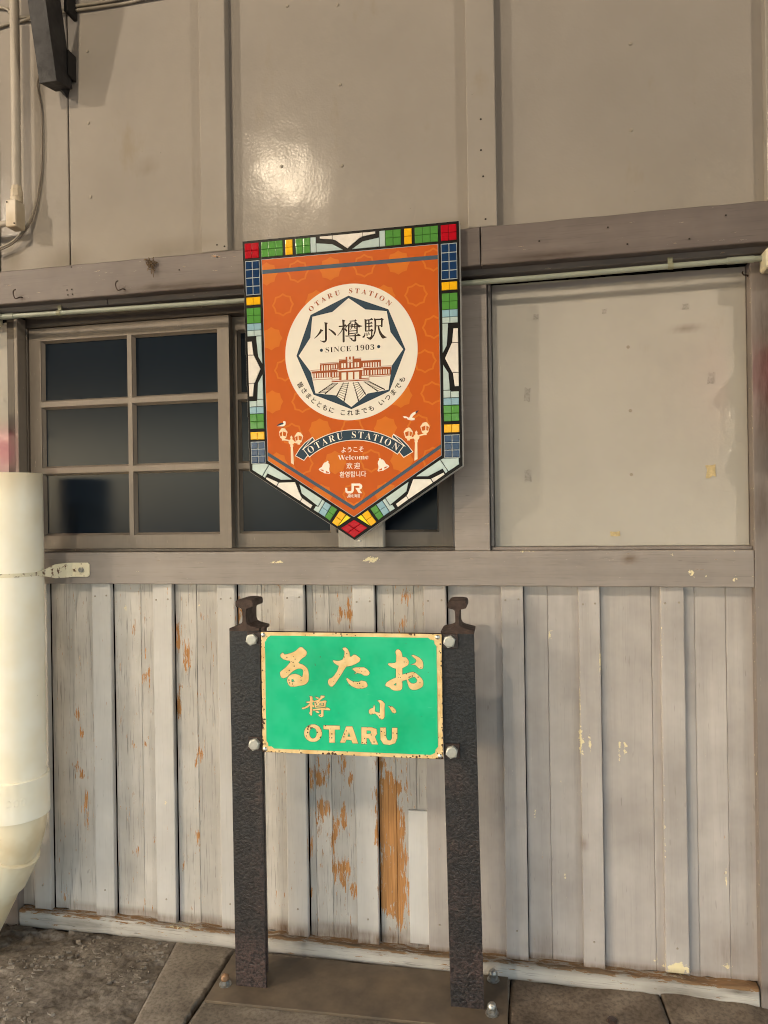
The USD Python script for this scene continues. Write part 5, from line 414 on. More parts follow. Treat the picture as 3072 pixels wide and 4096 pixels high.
# ------------------------------------------------------------------ station wall
PEEL_D = None
wall = thing('station_wall', 'weathered grey timber station wall with glazed sash, battens and cream upper panels', 'wall')
obj('backing_wall', pbox(-7, 7, .16, 3.5, -.1, 6.3), 'dark_void', wall)
BAT = [(-2.255, .078), (-1.991, .074), (-1.718, .080), (-1.457, .080), (-1.1905, .071), (-.927, .078), (-.662, .080), (-.401, .080), (-.128, .076), (.133, .071), (.3985, .075)]
SEAMS = {-1.457: [-1.285], -1.718: [-1.52], -1.1905: [-1.02], -.927: [-.820, -.757], -.662: [-.515, -.44], -.128: [.030], .133: [.372], .3985: [.51, .607]}
edges = [b[0] + b[1] / 2 for b in BAT] + [.72]
for i in range(len(BAT)):
    old = BAT[i][0] < -.5
    xs = [BAT[i][0] + BAT[i][1] + (.0036 if BAT[i][0] < -.3 else .0018)] + SEAMS.get(BAT[i][0], []) + [BAT[i + 1][0] + .03 if i + 1 < len(BAT) else .72]
    for k in range(len(xs) - 1):
        hot = -.86 < xs[k] < -.5
        plank('board', 'board_paint_old' if old else 'board_paint_smooth', wall, xs[k] + .0004, xs[k + 1] - .0004, .040, 1.40, .040 + .0004 * ((k + i) % 3), .075, step=.010,
              base=(.05 if hot else 0, 0, 0), rough=.0012 if old else .0005, seed=i * 5 + k, bot=(lambda X, s=i: .012 + .010 * meshkit.noise(np.stack([X * 30, X * 0 + s, X * 0], -1))))
for i, (x, w) in enumerate(BAT):
    plank('batten', 'board_paint' if x < -.5 else 'board_paint_smooth', wall, x, x + w, .060 + (.012 if x > .3 else 0), 1.362, .018, .0395, step=.009, seed=60 + i, edgechip=.34 if x > -.2 else .22, rough=.0009, edge=.003, base=(-.06, 0, 0))
plank('patch_board', 'patch_paint', wall, -.470, -.325, .074, .552, .027, .0385, seed=91, step=.02, label='pale smooth patch board let in behind the right rail post')
plank('patch_board', 'patch_paint', wall, -.385, -.3225, .5555, .90, .0265, .0385, seed=92, step=.02)
# plinth board along the floor, broken ledge
sk, sw = board(-2.052, .684, -.004, .060, .0, .0445, step=.012, zfac=.7, base=(.03, .05, .0), rough=.004, edge=.006, seed=33)
sw[:, 0] = np.where((sk.vertices[:, 2] > .0525) | (sk.vertices[:, 1] > .012), .22 + .75 * meshkit.noise(sk.vertices * np.array([7, 7, 7.]), 8), sw[:, 0]); sw[:, 2] = np.where(sk.vertices[:, 1] > .012, .42, sw[:, 2])
obj('skirting', sk, 'skirting_paint', wall, smooth=True, wear=sw)
# sill rail and the strip above it
plank('sill_rail', 'sill_paint', wall, -2.056, .6865, 1.362, 1.4845, .0, .045, seed=41, step=.014, zfac=1, rough=.0008, edge=.003, edgechip=0)
plank('sill_strip', 'reveal_paint', wall, -2.018, -.164, 1.4855, 1.4962, .030, .115, seed=42, step=.03, zfac=1)
# posts
plank('post', 'post_paint', wall, .688, .836, -.02, 2.424, .0, .12, seed=43, step=.014, rough=.0012, edgechip=.28)
plank('post', 'post_paint', wall, -2.18, -2.058, -.02, 1.4835, .002, .12, seed=44, step=.02, rough=.0012, edgechip=.25)
plank('post', 'sash_paint', wall, -2.0365, -2.0206, 1.485, 2.424, .0, .125, seed=45, step=.01)
plank('post', 'reveal_paint', wall, -2.0708, -2.0372, 1.4845, 2.424, .003, .125, seed=46, step=.012)
plank('post', 'sill_paint', wall, -.2845, -.162, 1.4855, 2.424, .0, .125, seed=47, step=.014)
# infill panel on the right, one on the far left
plank('infill_panel', 'infill_panel_paint', wall, -.147, .6865, 1.497, 2.4205, .050, .075, seed=48, step=.02, zfac=1, rough=.0008)
plank('infill_strip', 'post_paint', wall, -.158, .687, 1.4855, 1.4962, .018, .075, seed=49, step=.03, zfac=1)
obj('infill_bead', cbox(-.1605, -.1485, .012, .062, 1.4975, 2.423, .003), 'moulding_paint', wall)
plank('infill_panel', 'infill_panel_paint', wall, -2.95, -2.0715, 1.4855, 2.4205, .050, .075, seed=50, step=.03, zfac=1)
# head board over the window, moulding, beams
plank('head_board', 'reveal_paint', wall, -2.0196, -.2855, 2.391, 2.4345, .048, .13, seed=51, step=.03, zfac=1)
plank('moulding', 'moulding_paint', wall, -3.0, -1.602, 2.4355, 2.4665, -.028, .06, seed=52, step=.03, zfac=1, edge=.004)
plank('moulding', 'moulding_paint', wall, -1.600, 1.6, 2.4352, 2.4662, -.029, .06, seed=53, step=.03, zfac=1, edge=.004)
plank('soffit_board', 'reveal_paint', wall, -3.0, 1.6, 2.4672, 2.4748, -.045, .09, seed=54, step=.05, zfac=1)
plank('beam', 'beam_paint', wall, -3.2, -.1765, 2.4565, 2.5862, -.070, .10, seed=55, step=.014, zfac=1, rough=.0012, edge=.004)
plank('beam', 'beam_paint', wall, -.1735, 1.7, 2.4560, 2.5868, -.0690, .10, seed=56, step=.014, zfac=1, rough=.0012, edge=.004)
# upper panels and cover strips
for k, (a, b) in enumerate(((-3.3, -2.082), (-2.075, -1.768), (-1.7625, -1.150), (-1.148, -.168), (-.165, .772), (.775, 1.7))):
    plank('upper_panel', 'upper_panel_paint', wall, a, b, 2.5885, 4.6, -.020, .02, seed=70 + k, step=.03, zfac=1, rough=.0016, edge=.003)
for k, (a, b) in enumerate(((-1.1965, -1.0935), (-.2165, -.1185), (.727, .824))):
    plank('cover_strip', 'upper_panel_paint', wall, a, b, 2.5895, 4.6, -.058, -.0205, seed=80 + k, step=.02, rough=.001, edge=.003)
plank('corner_trim', 'reveal_paint', wall, -2.115, -2.0795, 2.589, 4.6, -.034, -.02, seed=86, step=.03)
for x, z in NAILS: obj('nail', lathe([(0, 0), (.0062, 0), (.0058, .0022), (.004, .003), (0, .0022)], 10).apply_transform(trimesh.transformations.rotation_matrix(math.pi / 2, (1, 0, 0))).apply_translation((x, -.0205, z)), 'nail_paint', wall)
for x, z in NAILS_B: obj('nail_hole', lathe([(0, 0), (.0036, 0), (.003, .0012), (0, .001)], 8).apply_transform(trimesh.transformations.rotation_matrix(math.pi / 2, (1, 0, 0))).apply_translation((x, -.0585, z)), 'nail_hole', wall)
for x, z in NAILS_P: obj('nail', lathe([(0, 0), (.0058, 0), (.0055, .002), (.0035, .0012), (0, .001)], 10).apply_transform(trimesh.transformations.rotation_matrix(math.pi / 2, (1, 0, 0))).apply_translation((x, .0492, z)), 'nail_paint', wall)
for k, (x, z) in enumerate(TAPE):
    w, h = ((.010, .009), (.009, .010), (.011, .010), (.013, .024), (.012, .020), (.012, .028), (.017, .024), (.016, .009))[k]
    q = Polygon([(w * rng.uniform(.7, 1.1) * a, h * rng.uniform(.7, 1.1) * b) for a, b in ((-1, -1), (-.3, -1), (.4, -.9), (1, -1), (.9, 0), (1, 1), (.2, .95), (-.5, 1), (-1, 1), (-.9, .2))]).buffer(0)
    m = to_wall(sheet(q), x, .0478, z); obj('tape_mark', m, 'tape_yellow' if k > 5 else 'tape_mark', wall)
# screw hooks in the beam, and one beside the infill panel
hk = lambda x, y, z, s=1: tube([(x + .012 * s, y + .012, z - .014 * s), (x + .010 * s, y - .010, z - .016 * s), (x + .006 * s, y - .018, z - .021 * s), (x - .006 * s, y - .018, z - .022 * s), (x - .014 * s, y - .018, z - .006 * s), (x - .013 * s, y - .018, z + .008 * s), (x - .004 * s, y - .018, z + .013 * s)], .0022, 8, 5)
for x, z in ((-1.950, 2.491), (-1.514, 2.490)): obj('hook', hk(x, -.072, z), 'rust_dark', wall)
obj('hook', tube([(.694, .05, 2.382), (.684, .02, 2.381), (.672, .015, 2.382), (.667, .012, 2.388), (.669, .01, 2.392)], .0022, 8, 5), 'rust_dark', wall)
for x, z in ((-1.742, 2.472), (-1.722, 2.473), (-1.745, 2.491), (-1.725, 2.492), (-1.725, 2.577), (-1.28, 2.53), (-1.13, 2.565), (.02, 2.52), (.30, 2.485), (.24, 2.545), (.49, 2.485), (.60, 2.55)):
    obj('nail_hole', lathe([(0, 0), (.0032, 0), (.0028, .0010), (0, .001)], 8).apply_transform(trimesh.transformations.rotation_matrix(math.pi / 2, (1, 0, 0))).apply_translation((x, -.0712, z)), 'nail_hole', wall)
# bottom nails in the plank tops
for i, (x, w) in enumerate(BAT):
    for dx, z in ((.015, 1.30), (w - .016, 1.303), (w * .5, .15)):
        obj('nail', lathe([(0, 0), (.0038, 0), (.0034, .0012), (0, .0014)], 8).apply_transform(trimesh.transformations.rotation_matrix(math.pi / 2, (1, 0, 0))).apply_translation((x + dx, .0172, z + .006 * ((i * 7) % 3))), 'nail_paint', wall)

# two sliding sashes, each two panes wide and three high
def sash(x0, x1, yf, cols, z0=1.497, z1=2.3885, rows=((1.5497, 1.8005), (1.8225, 2.0695), (2.0905, 2.338))):
    d = .034
    inner = unary_union([sbox(a, r0, b, r1) for a, b in cols for r0, r1 in rows])
    fr = extr(sbox(x0, z0, x1, z1).difference(inner), d)
    v = np.asarray(fr.vertices); fr = trimesh.Trimesh(np.column_stack([v[:, 0], yf + d - v[:, 2], v[:, 1]]), fr.faces[:, ::-1], process=False)
    s = obj('window_sash', fr, 'sash_paint', wall)
    for r0, r1 in rows:
        for a, b in cols:
            obj('pane', pbox(a - .004, b + .004, yf + .019, yf + .0225, r0 - .004, r1 + .004), 'glass', s)
            # putty bevel round each pane
            q = .0085
            o = np.array([(a + .0004, r0 + .0004), (b - .0004, r0 + .0004), (b - .0004, r1 - .0004), (a + .0004, r1 - .0004)]); i2 = np.array([(a + q, r0 + q), (b - q, r0 + q), (b - q, r1 - q), (a + q, r1 - q)])
            vv = np.vstack([np.column_stack([o[:, 0], np.full(4, yf + .004), o[:, 1]]), np.column_stack([i2[:, 0], np.full(4, yf + .0188), i2[:, 1]])])
            ff = [(k, (k + 1) % 4, 4 + (k + 1) % 4) for k in range(4)] + [(k, 4 + (k + 1) % 4, 4 + k) for k in range(4)]
            obj('putty', trimesh.Trimesh(vv, np.array(ff), process=False), 'sash_paint', s)
    return s
sash(-2.0125, -1.1458, .060, ((-1.9605, -1.5748), (-1.5558, -1.1935)))
sash(-1.190, -.2985, .097, ((-1.1285, -.7620), (-.7400, -.3510)))
obj('jamb_strip', cbox(-.2978, -.2852, .050, .13, 1.497, 2.390, .002), 'moulding_paint', wall)
obj('jamb_strip', cbox(-2.0195, -2.0135, .048, .13, 1.497, 2.390, .002), 'reveal_paint', wall)

# ------------------------------------------------------------------ downpipe
PXc, PYc = -1.936, -.150
dp = thing('downpipe', 'large cream plastic downpipe with angled lower bend and rusty wall strap', 'drainpipe')
obj('pipe', lathe([(.100, .60), (.108, .60), (.108, 1.786), (.1065, 1.790), (.100, 1.790), (.098, 1.76), (.098, .62)], 64, (PXc, PYc, 0)), 'pvc', dp, smooth=40)
obj('coupling', lathe([(.1085, .51), (.1165, .512), (.1175, .520), (.1175, .652), (.1165, .658), (.1085, .66)], 64, (PXc, PYc, 0)), 'pvc', dp, smooth=40)
bend = np.array([-.46, -.03, -.885]); bend /= np.linalg.norm(bend)
def sweep_pipe(pts, rads, n=48):
    return tube(pts, rads, n, 1)
c0 = np.array([PXc, PYc, .515]); arc = []
for t in np.linspace(0, 1, 14):
    d = np.array([0, 0, -1.0]) * (1 - t) + bend * t; d /= np.linalg.norm(d); arc.append(d)
pts = [c0]
for d in arc[1:]: pts.append(pts[-1] + d * .0105)
obj('elbow', sweep_pipe(pts, .1075), 'pvc_tan', dp, smooth=40)
e0 = pts[-1]
obj('coupling', sweep_pipe([e0 - bend * .005, e0 + bend * .001, e0 + bend * .122, e0 + bend * .128], [.1085, .1185, .1185, .109]), 'pvc_tan', dp, smooth=40)
obj('lower_pipe', sweep_pipe([e0 + bend * .10, e0 + bend * .9], [.1075, .1075]), 'pvc_tan', dp, smooth=40)
# moulded size mark on the coupling, bent round its face
def text_poly(s, h, gap=.06, pre=''):
    parts, x = [], 0.0
    for ch in s:
        adv, polys = GLYPHS[pre + ch] if ch != ' ' else (420, [])
        for g in polys: parts.append(affinity.translate(Polygon(g[0], g[1:]).buffer(0), x, 0))
        x += adv * (1 + gap)
    u = unary_union(parts); k = h / 720.0
    return affinity.scale(u, k, k, origin=(0, 0)), x * k
tp, tw = text_poly('200', .026, pre='i')
tm = extr(tp, .0016); v = np.asarray(tm.vertices); a = math.radians(38) + (v[:, 0] - tw / 2) / .1175; rr = .1172 + v[:, 2]
obj('lettering', trimesh.Trimesh(np.column_stack([PXc + rr * np.sin(a) * 1.0, PYc - rr * np.cos(a), .575 + v[:, 1]]), tm.faces, process=False), 'pvc', dp)
strap = obj('strap', lathe([(.1082, 1.407), (.1115, 1.407), (.1115, 1.421), (.1082, 1.421)], 56, (PXc, PYc, 0)), 'band_rust', dp)
def ribbon(pts, z0s, z1s, th):
    p = np.array(pts); t = np.gradient(p, axis=0); n = np.column_stack([-t[:, 1], t[:, 0]]); n /= np.linalg.norm(n, axis=1)[:, None]
    L = []
    for k in range(len(p)):
        a, b = p[k] + n[k] * th / 2, p[k] - n[k] * th / 2
        L += [(*a, z0s[k]), (*b, z0s[k]), (*b, z1s[k]), (*a, z1s[k])]
    f = []
    for k in range(len(p) - 1):
        for j in range(4):
            a, b = k * 4 + j, k * 4 + (j + 1) % 4
            f += [(a, b, b + 4), (a, b + 4, a + 4)]
    e = (len(p) - 1) * 4; f += [(0, 2, 1), (0, 3, 2), (e, e + 1, e + 2), (e, e + 2, e + 3)]
    return trimesh.Trimesh(np.array(L), np.array(f), process=False)
bx = [(PXc + .108, PYc - .012), (-1.822, -.120), (-1.808, -.078), (-1.796, -.028), (-1.784, -.006), (-1.768, -.0035), (-1.720, -.0035), (-1.711, -.0035)]
obj('bracket', ribbon(bx, [1.407, 1.402, 1.391, 1.389, 1.390, 1.390, 1.390, 1.397], [1.421, 1.428, 1.444, 1.446, 1.445, 1.445, 1.445, 1.438], .004), 'band_rust', dp)
def hexhead(x, y, z, r, h, matn, parent, name='bolt', rot=0.0):
    m = trimesh.creation.cylinder(radius=r, height=h, sections=6)
    top = lathe([(r * .86, 0), (r * .86, h * .16), (r * .7, h * .30), (0, h * .32)], 24); top.apply_translation((0, 0, h / 2 - .0002))
    m = join(m, top); m.apply_transform(trimesh.transformations.rotation_matrix(rot, (0, 0, 1))); m.apply_transform(trimesh.transformations.rotation_matrix(math.pi / 2, (1, 0, 0))); m.apply_translation((x, y - h / 2, z))
    return obj(name, m, matn, parent)
hexhead(-1.744, -.0056, 1.4175, .0105, .009, 'galvanised', dp)

# ------------------------------------------------------------------ conduits, cables, brace
cd = thing('horizontal_conduit', 'thin pale green conduit running below the beam behind the shield sign', 'conduit')
obj('pipe', tube([(-2.035, -.035, 2.4185), (-1.0, -.035, 2.409), (0, -.035, 2.4095), (.735, -.035, 2.416)], .0092, 14, 1), 'conduit_green', cd, smooth=True)
for x, z in ((-2.04, 2.4186), (.655, 2.4155)):
    obj('sleeve', tube([(x - .045, -.035, z), (x + .035, -.035, z)], .0112, 14, 1), 'conduit_green', cd, smooth=40)
for x, z in ((-1.805, 2.4170), (.4375, 2.4135)):
    obj('clip', join(tube([(x - .0085, -.035, z), (x + .0085, -.035, z)], .0108, 14, 1), cbox(x - .0075, x + .0075, -.0345, -.0285, z + .006, z + .030, .001)), 'clip_metal', cd)
obj('junction_box', cbox(.7125, .80, -.085, -.008, 2.372, 2.4345, .006), 'jbox_cream', cd)
obj('junction_box', cbox(-2.16, -2.075, -.075, -.006, 2.388, 2.444, .006), 'jbox_cream', cd)
vc = thing('vertical_conduit', 'cream vertical conduit ending in a small square box at top left', 'conduit')
obj('pipe', tube([(-1.947, -.080, 4.3), (-1.950, -.080, 2.885)], .0172, 18, 1), 'conduit_cream', vc, smooth=True)
obj('nut', lathe([(0, 0), (.022, 0), (.022, .026), (.020, .028), (.018, .044), (0, .044)], 8, (-1.950, -.080, 2.862)), 'box_cream', vc)
obj('collar', lathe([(0, 0), (.0225, 0), (.0225, .018), (.019, .021), (0, .021)], 22, (-1.951, -.080, 2.842)), 'box_cream', vc)
bxm = obj('junction_box', cbox(-1.9765, -1.9310, -.112, -.058, 2.738, 2.8425, .003), 'box_cream', vc)
obj('screw', lathe([(0, 0), (.0032, 0), (.003, .002), (0, .0024)], 8).apply_transform(trimesh.transformations.rotation_matrix(math.pi / 2, (1, 0, 0))).apply_translation((-1.938, -.112, 2.749)), 'nail_hole', bxm)
obj('screw', lathe([(0, 0), (.0032, 0), (.003, .002), (0, .0024)], 8).apply_transform(trimesh.transformations.rotation_matrix(math.pi / 2, (1, 0, 0))).apply_translation((-1.969, -.112, 2.833)), 'nail_hole', bxm)
obj('stub_pipe', tube([(-1.976, -.082, 2.765), (-2.12, -.082, 2.760)], .012, 14, 1), 'conduit_cream', vc, smooth=40)
def cable(name, pts, r, matn, label, grp=None):
    return tag(obj(name, tube(pts, r, 8, 6), matn, smooth=True), label, 'cable', grp)
cable('cable', [(-2.35, -.045, 3.70), (-2.053, -.034, 3.645), (-2.002, -.032, 3.613), (-1.958, -.030, 3.594), (-1.874, -.030, 3.590), (-1.721, -.030, 3.599), (-1.614, -.030, 3.597), (-1.489, -.032, 3.602), (-1.2, -.064, 3.630), (-.8, -.035, 3.68)], .0062, 'cable_grey', 'upper grey cable of the pair strung across the top left panels')
cable('cable', [(-2.35, -.035, 3.53), (-2.054, -.030, 3.571), (-2.0, -.028, 3.576), (-1.958, -.029, 3.578), (-1.875, -.040, 3.578), (-1.721, -.030, 3.583), (-1.593, -.029, 3.580), (-1.446, -.030, 3.581), (-1.2, -.066, 3.595), (-.8, -.035, 3.63)], .0055, 'cable_grey', 'lower grey cable of the pair strung across the top left panels')
thin = [(-1.80, -.03, 3.62), (-1.848, -.028, 3.507), (-1.864, -.028, 3.44), (-1.888, -.03, 3.330), (-1.888, -.03, 3.297), (-1.875, -.03, 3.217), (-1.873, -.03, 3.099), (-1.877, -.03, 2.992), (-1.889, -.032, 2.905), (-1.909, -.034, 2.819), (-1.938, -.045, 2.749), (-2.001, -.05, 2.695), (-2.09, -.05, 2.668)]
cable('thin_cable', thin, .0031, 'cable_dark', 'thin dark cable drooping from the brace past the square box')
cable('thin_cable', [(-1.880, -.03, 2.975), (-1.888, -.031, 2.93), (-1.899, -.033, 2.87), (-1.916, -.036, 2.815), (-1.940, -.047, 2.757), (-2.0, -.052, 2.703), (-2.09, -.052, 2.676)], .0036, 'cable_grey', 'shorter grey cable running alongside the thin dark drooping cable')
# dark timber strut that leaves the wall and rises to the canopy
br = thing('canopy_brace', 'blackened timber brace rising from the wall at top left', 'brace')
def beam_between(a, b, w, d, cut=0):
    a, b = np.array(a, float), np.array(b, float); t = (b - a) / np.linalg.norm(b - a); sx = np.array([1.0, 0, 0]); n = np.cross(sx, t)
    v = []
    for p, e in ((a, 0), (b, 0)):
        for su in (-1, 1):
            for sn in (-1, 1): v.append(p + sx * su * w / 2 + n * sn * d / 2)
    return trimesh.convex.convex_hull(np.array(v))
obj('strut', beam_between((-1.769, -.085, 3.265), (-1.769, -.38, 4.60), .072, .10), 'dark_timber', br)
obj('foot', trimesh.convex.convex_hull(np.array([(-1.802, -.022, 3.34), (-1.732, -.022, 3.34), (-1.802, -.06, 3.30), (-1.732, -.06, 3.32), (-1.766, -.022, 3.252), (-1.762, -.05, 3.262), (-1.80, -.022, 3.288)])), 'dark_timber', br)
obj('packing', cbox(-1.7325, -1.7165, -.085, -.021, 3.545, 3.605, .002), 'dark_void', br)
obj('packing', cbox(-1.7325, -1.7255, -.07, -.021, 3.31, 3.41, .002), 'dark_void', br)
obj('packing', cbox(-1.7318, -1.7225, -.10, -.021, 3.605, 3.9, .002), 'dark_void', br)

# ------------------------------------------------------------------ hanging shield sign
sh = thing('shield_sign', 'orange shield-shaped station sign framed in coloured glass tiles', 'sign')
SX, SY, SZ = -.6255, -.115, 2.2
def warp(p):
    t = (396 - p[1]) / 820; return (p[0] + 7.5 * t * (1 - p[0] / 386) - 2, p[1])
def unwarp(p):
    t = (396 - p[1]) / 820; return ((p[0] + 2 - 7.5 * t) / (1 - 7.5 * t / 386), p[1])
W_ = lambda pts: [warp(p) for p in pts]
def on_sign(mesh, off): # off in mm above the sign's face
    m = to_wall(mesh, SX, SY, SZ, .001); m.apply_translation((0, -off * .001, 0)); return m
def spr(name, poly, matn, off, parent=None, label=None):
    return obj(name, on_sign(sheet(poly), off), matn, parent or sh, label=label)
outline = Polygon(W_([(-386, 396), (386, 396), (386, -424), (0, -671), (-386, -424)]))
body_ = extr(outline, 43.0); bm = on_sign(body_, -44.5); obj('backboard', bm, 'sign_edge', sh)
rim_ = extr(outline.buffer(-.8, join_style=2), 1.4); obj('came', on_sign(rim_, -1.5), 'came_black', sh)
orange = Polygon(W_([(-313, 322), (313, 322), (313, -387), (0, -589), (-313, -387)]))
obj('face_panel', on_sign(extr(orange, 3.0), 0.05), 'print_orange', sh)
lip = orange.buffer(1.6, join_style=2).difference(orange.buffer(-.1, join_style=2)); obj('panel_edge', on_sign(extr(lip, 2.6), 0.05), 'grout_pale', sh)
def tile(poly, matn, hgt=3.2, bev=1.8):
    p = np.array(poly, float); q = Polygon(p)
    if not q.exterior.is_ccw: p = p[::-1]
    n = len(p); prev, nxt = np.roll(p, 1, 0), np.roll(p, -1, 0)
    def nrm(a, b): d = b - a; d /= np.linalg.norm(d, axis=1)[:, None]; return np.column_stack([-d[:, 1], d[:, 0]])
    n1, n2 = nrm(prev, p), nrm(p, nxt); den = 1 + (n1 * n2).sum(1)
    ins = lambda k: p + (n1 + n2) / np.maximum(den, .35)[:, None] * k
    rings = [np.column_stack([ins(.45), np.zeros(n)]), np.column_stack([ins(.5), np.full(n, hgt * .55)]), np.column_stack([ins(.5 + bev * .45), np.full(n, hgt * .9)]), np.column_stack([ins(.5 + bev), np.full(n, hgt)])]
    v = np.vstack(rings); f = []
    for r in range(3):
        for k in range(n):
            a, b = r * n + k, r * n + (k + 1) % n; f += [(a, b, b + n), (a, b + n, a + n)]
    tv, tf = trimesh.creation.triangulate_polygon(Polygon(rings[3][:, :2]), engine='earcut'); tv = np.asarray(tv); tf = np.asarray(tf)
    a = tv[tf]; cr = (a[:, 1, 0] - a[:, 0, 0]) * (a[:, 2, 1] - a[:, 0, 1]) - (a[:, 1, 1] - a[:, 0, 1]) * (a[:, 2, 0] - a[:, 0, 0]); tf = np.where((cr < 0)[:, None], tf[:, ::-1], tf)
    top = np.column_stack([tv, np.full(len(tv), hgt)]); n0 = len(v)
    m = trimesh.Trimesh(np.vstack([v, top]), np.vstack([np.array(f), tf + n0]), process=False)
    if bev > 1:   # hand-set: each tile tips a little
        m.vertices[:, 2] += (m.vertices[:, 0] - p[:, 0].mean()) * rng.normal(0, .006) + (m.vertices[:, 1] - p[:, 1].mean()) * rng.normal(0, .006)
    obj('tile', on_sign(m, -.1), matn, sh)
def both(poly, matn, **k):
    tile(W_(poly), matn, **k); tile(W_([(-x, y) for x, y in poly]), matn, **k)
def grid(u0, u1, v0, v1, nu, nv, matn, gap=0.0):
    for i in range(nu):
        for j in range(nv):
            a, b = u0 + (u1 - u0) * i / nu + gap, u0 + (u1 - u0) * (i + 1) / nu - gap; c, d = v0 + (v1 - v0) * j / nv + gap, v0 + (v1 - v0) * (j + 1) / nv - gap
            both([(a, c), (b, c), (b, d), (a, d)], matn)
grid(324, 377, 332, 386, 2, 2, 'tile_red'); grid(235, 315, 332, 386, 3, 2, 'tile_green'); grid(198.5, 225.5, 332, 386, 1, 2, 'tile_yellow'); grid(134, 187.5, 332, 386, 2, 2, 'tile_green')
both([(113, 332), (133, 332), (133, 386), (113, 386)], 'tile_pale', bev=.8)
both([(112, 332), (112, 364), (54, 356), (15, 332)], 'tile_pale', bev=.8)
both([(54, 372), (99, 378), (99, 386), (54, 386)], 'tile_white', bev=.8)
tile(W_([(-53, 386), (-53, 371), (-43, 368), (0, 336), (43, 368), (53, 371), (53, 386)]), 'tile_white', bev=.8)
for s in (1, -1):
    for v0, v1 in ((202, 323), (-397, -319)):
        obj('grout', on_sign(extr(Polygon(W_([(s * 323.5, v0), (s * 377.5, v0), (s * 377.5, v1), (s * 323.5, v1)])), .9), -.2), 'grout_pale', sh)
grid(324, 377, 203, 322, 2, 4, 'tile_blue', 1.1); grid(324, 377, 166, 194, 2, 1, 'tile_yellow'); grid(324, 377, 101, 156, 2, 2, 'tile_green'); grid(324, 377, 76, 100.5, 2, 1, 'tile_sky'); grid(324, 377, 55.5, 75.5, 2, 1, 'tile_pale')
both([(324, -44), (339, -18), (344, 44), (344, 54.5), (324, 54.5)], 'tile_pale', bev=.8)
both([(324, -169), (347, -169), (343, -112), (324, -82)], 'tile_pale', bev=.8)
both([(356, -11), (377.5, -11), (377.5, 37), (361, 37)], 'tile_white', bev=.8)
both([(331, -62), (355, -111), (377.5, -111), (377.5, -12), (355, -12)], 'tile_white', bev=.8)
both([(363, -158), (377.5, -158), (377.5, -112), (357, -112)], 'tile_white', bev=.8)
both([(324, -195), (348.5, -195), (348.5, -170), (324, -170)], 'tile_pale', bev=.8); both([(349.5, -195), (377, -195), (377, -174), (349.5, -174)], 'tile_pale', bev=.8)
grid(324, 377, -220, -196, 2, 1, 'tile_sky'); grid(324, 377, -274, -221, 2, 2, 'tile_green'); grid(324, 377, -312, -284, 2, 1, 'tile_yellow'); grid(324, 377, -396, -320, 2, 3, 'tile_blue', 1.1)
def diag(pts, matn, **k): both([(-u, v) for u, v in (unwarp(p) for p in pts)], matn, **k)
diag([(-361, -398), (-308, -398), (-299, -401), (-325, -442), (-362, -419)], 'tile_pale', bev=.8)
diag([(-298, -402), (-214, -456), (-255, -457), (-305, -433), (-315, -449), (-323, -442)], 'tile_pale', bev=.8)
diag([(-308, -445), (-265, -465), (-273, -478), (-312, -452)], 'tile_white', bev=.8)
diag([(-263, -466), (-204, -464.5), (-184, -514), (-179, -521), (-186, -533), (-271, -479)], 'tile_white', bev=.8)
diag([(-178, -522), (-141, -548), (-148, -559), (-185, -534)], 'tile_white', bev=.8)
diag([(-188, -473), (-106, -527), (-121, -552), (-180, -506)], 'tile_pale', bev=.8)
diag([(-105, -528), (-95, -535), (-120, -575), (-138, -564), (-129, -550), (-120, -553)], 'tile_pale', bev=.8)
def quad_split(a, b, c, d, nu, nv, matn):
    a, b, c, d = map(np.array, (a, b, c, d))
    P = lambda s, t: tuple(a * (1 - s) * (1 - t) + b * s * (1 - t) + c * s * t + d * (1 - s) * t)
    for i in range(nu):
        for j in range(nv):
            diag([P(i / nu, j / nv), P((i + 1) / nu, j / nv), P((i + 1) / nu, (j + 1) / nv), P(i / nu, (j + 1) / nv)], matn)
quad_split((-94, -536), (-73, -549), (-98, -589), (-119, -575), 1, 2, 'tile_sky')
quad_split((-72, -550), (-51, -563), (-79, -603), (-97, -589.5), 1, 2, 'tile_green')
quad_split((-43, -568), (-21, -582), (-52, -623), (-72, -609), 1, 2, 'tile_yellow')
diag([(-19.5, -583), (-4, -593), (-50, -622)], 'tile_lemon', bev=1.2)
ra, rb, rc, rd = map(np.array, ((7, -600), (55, -628), (7, -662), (-41, -629)))
for i in range(2):
    for j in range(2):
        P = lambda s, t: tuple(ra * (1 - s) * (1 - t) + rb * s * (1 - t) + rc * s * t + rd * (1 - s) * t)
        tile([P(i / 2, j / 2), P(i / 2 + .5, j / 2), P(i / 2 + .5, j / 2 + .5), P(i / 2, j / 2 + .5)], 'tile_red')
# printed face
F0 = 3.30
def star8(cx, cy, R, k=.86, rot=math.pi / 2):
    return Polygon([(cx + (R if i % 2 == 0 else R * k) * math.cos(rot + i * math.pi / 8), cy + (R if i % 2 == 0 else R * k) * math.sin(rot + i * math.pi / 8)) for i in range(16)])
ST = [(-297, 271, 1), (-182, 271, 0), (-63, 271, 1), (57, 271, 0), (176, 272, 1), (296, 272, 0), (-238, 158, 0), (-116, 160, 1), (124, 160, 1), (235, 158, 0), (-283, 42, 1), (-175, 45, 0), (182, 45, 1), (294, 45, 0), (-234, -71, 0), (262, -68, 0), (-283, -181, 1), (-172, -184, 0), (177, -181, 1), (285, -177, 0), (-212, -298, 0), (-110, -287, 1), (6, -286, 0), (123, -289, 1), (238, -286, 0), (-175, -402, 0), (-57, -401, 1), (71, -399, 0), (178, -401, 1), (-108, -515, 1), (8, -512, 0), (121, -513, 1), (-270, -400, 1), (285, -398, 0)]
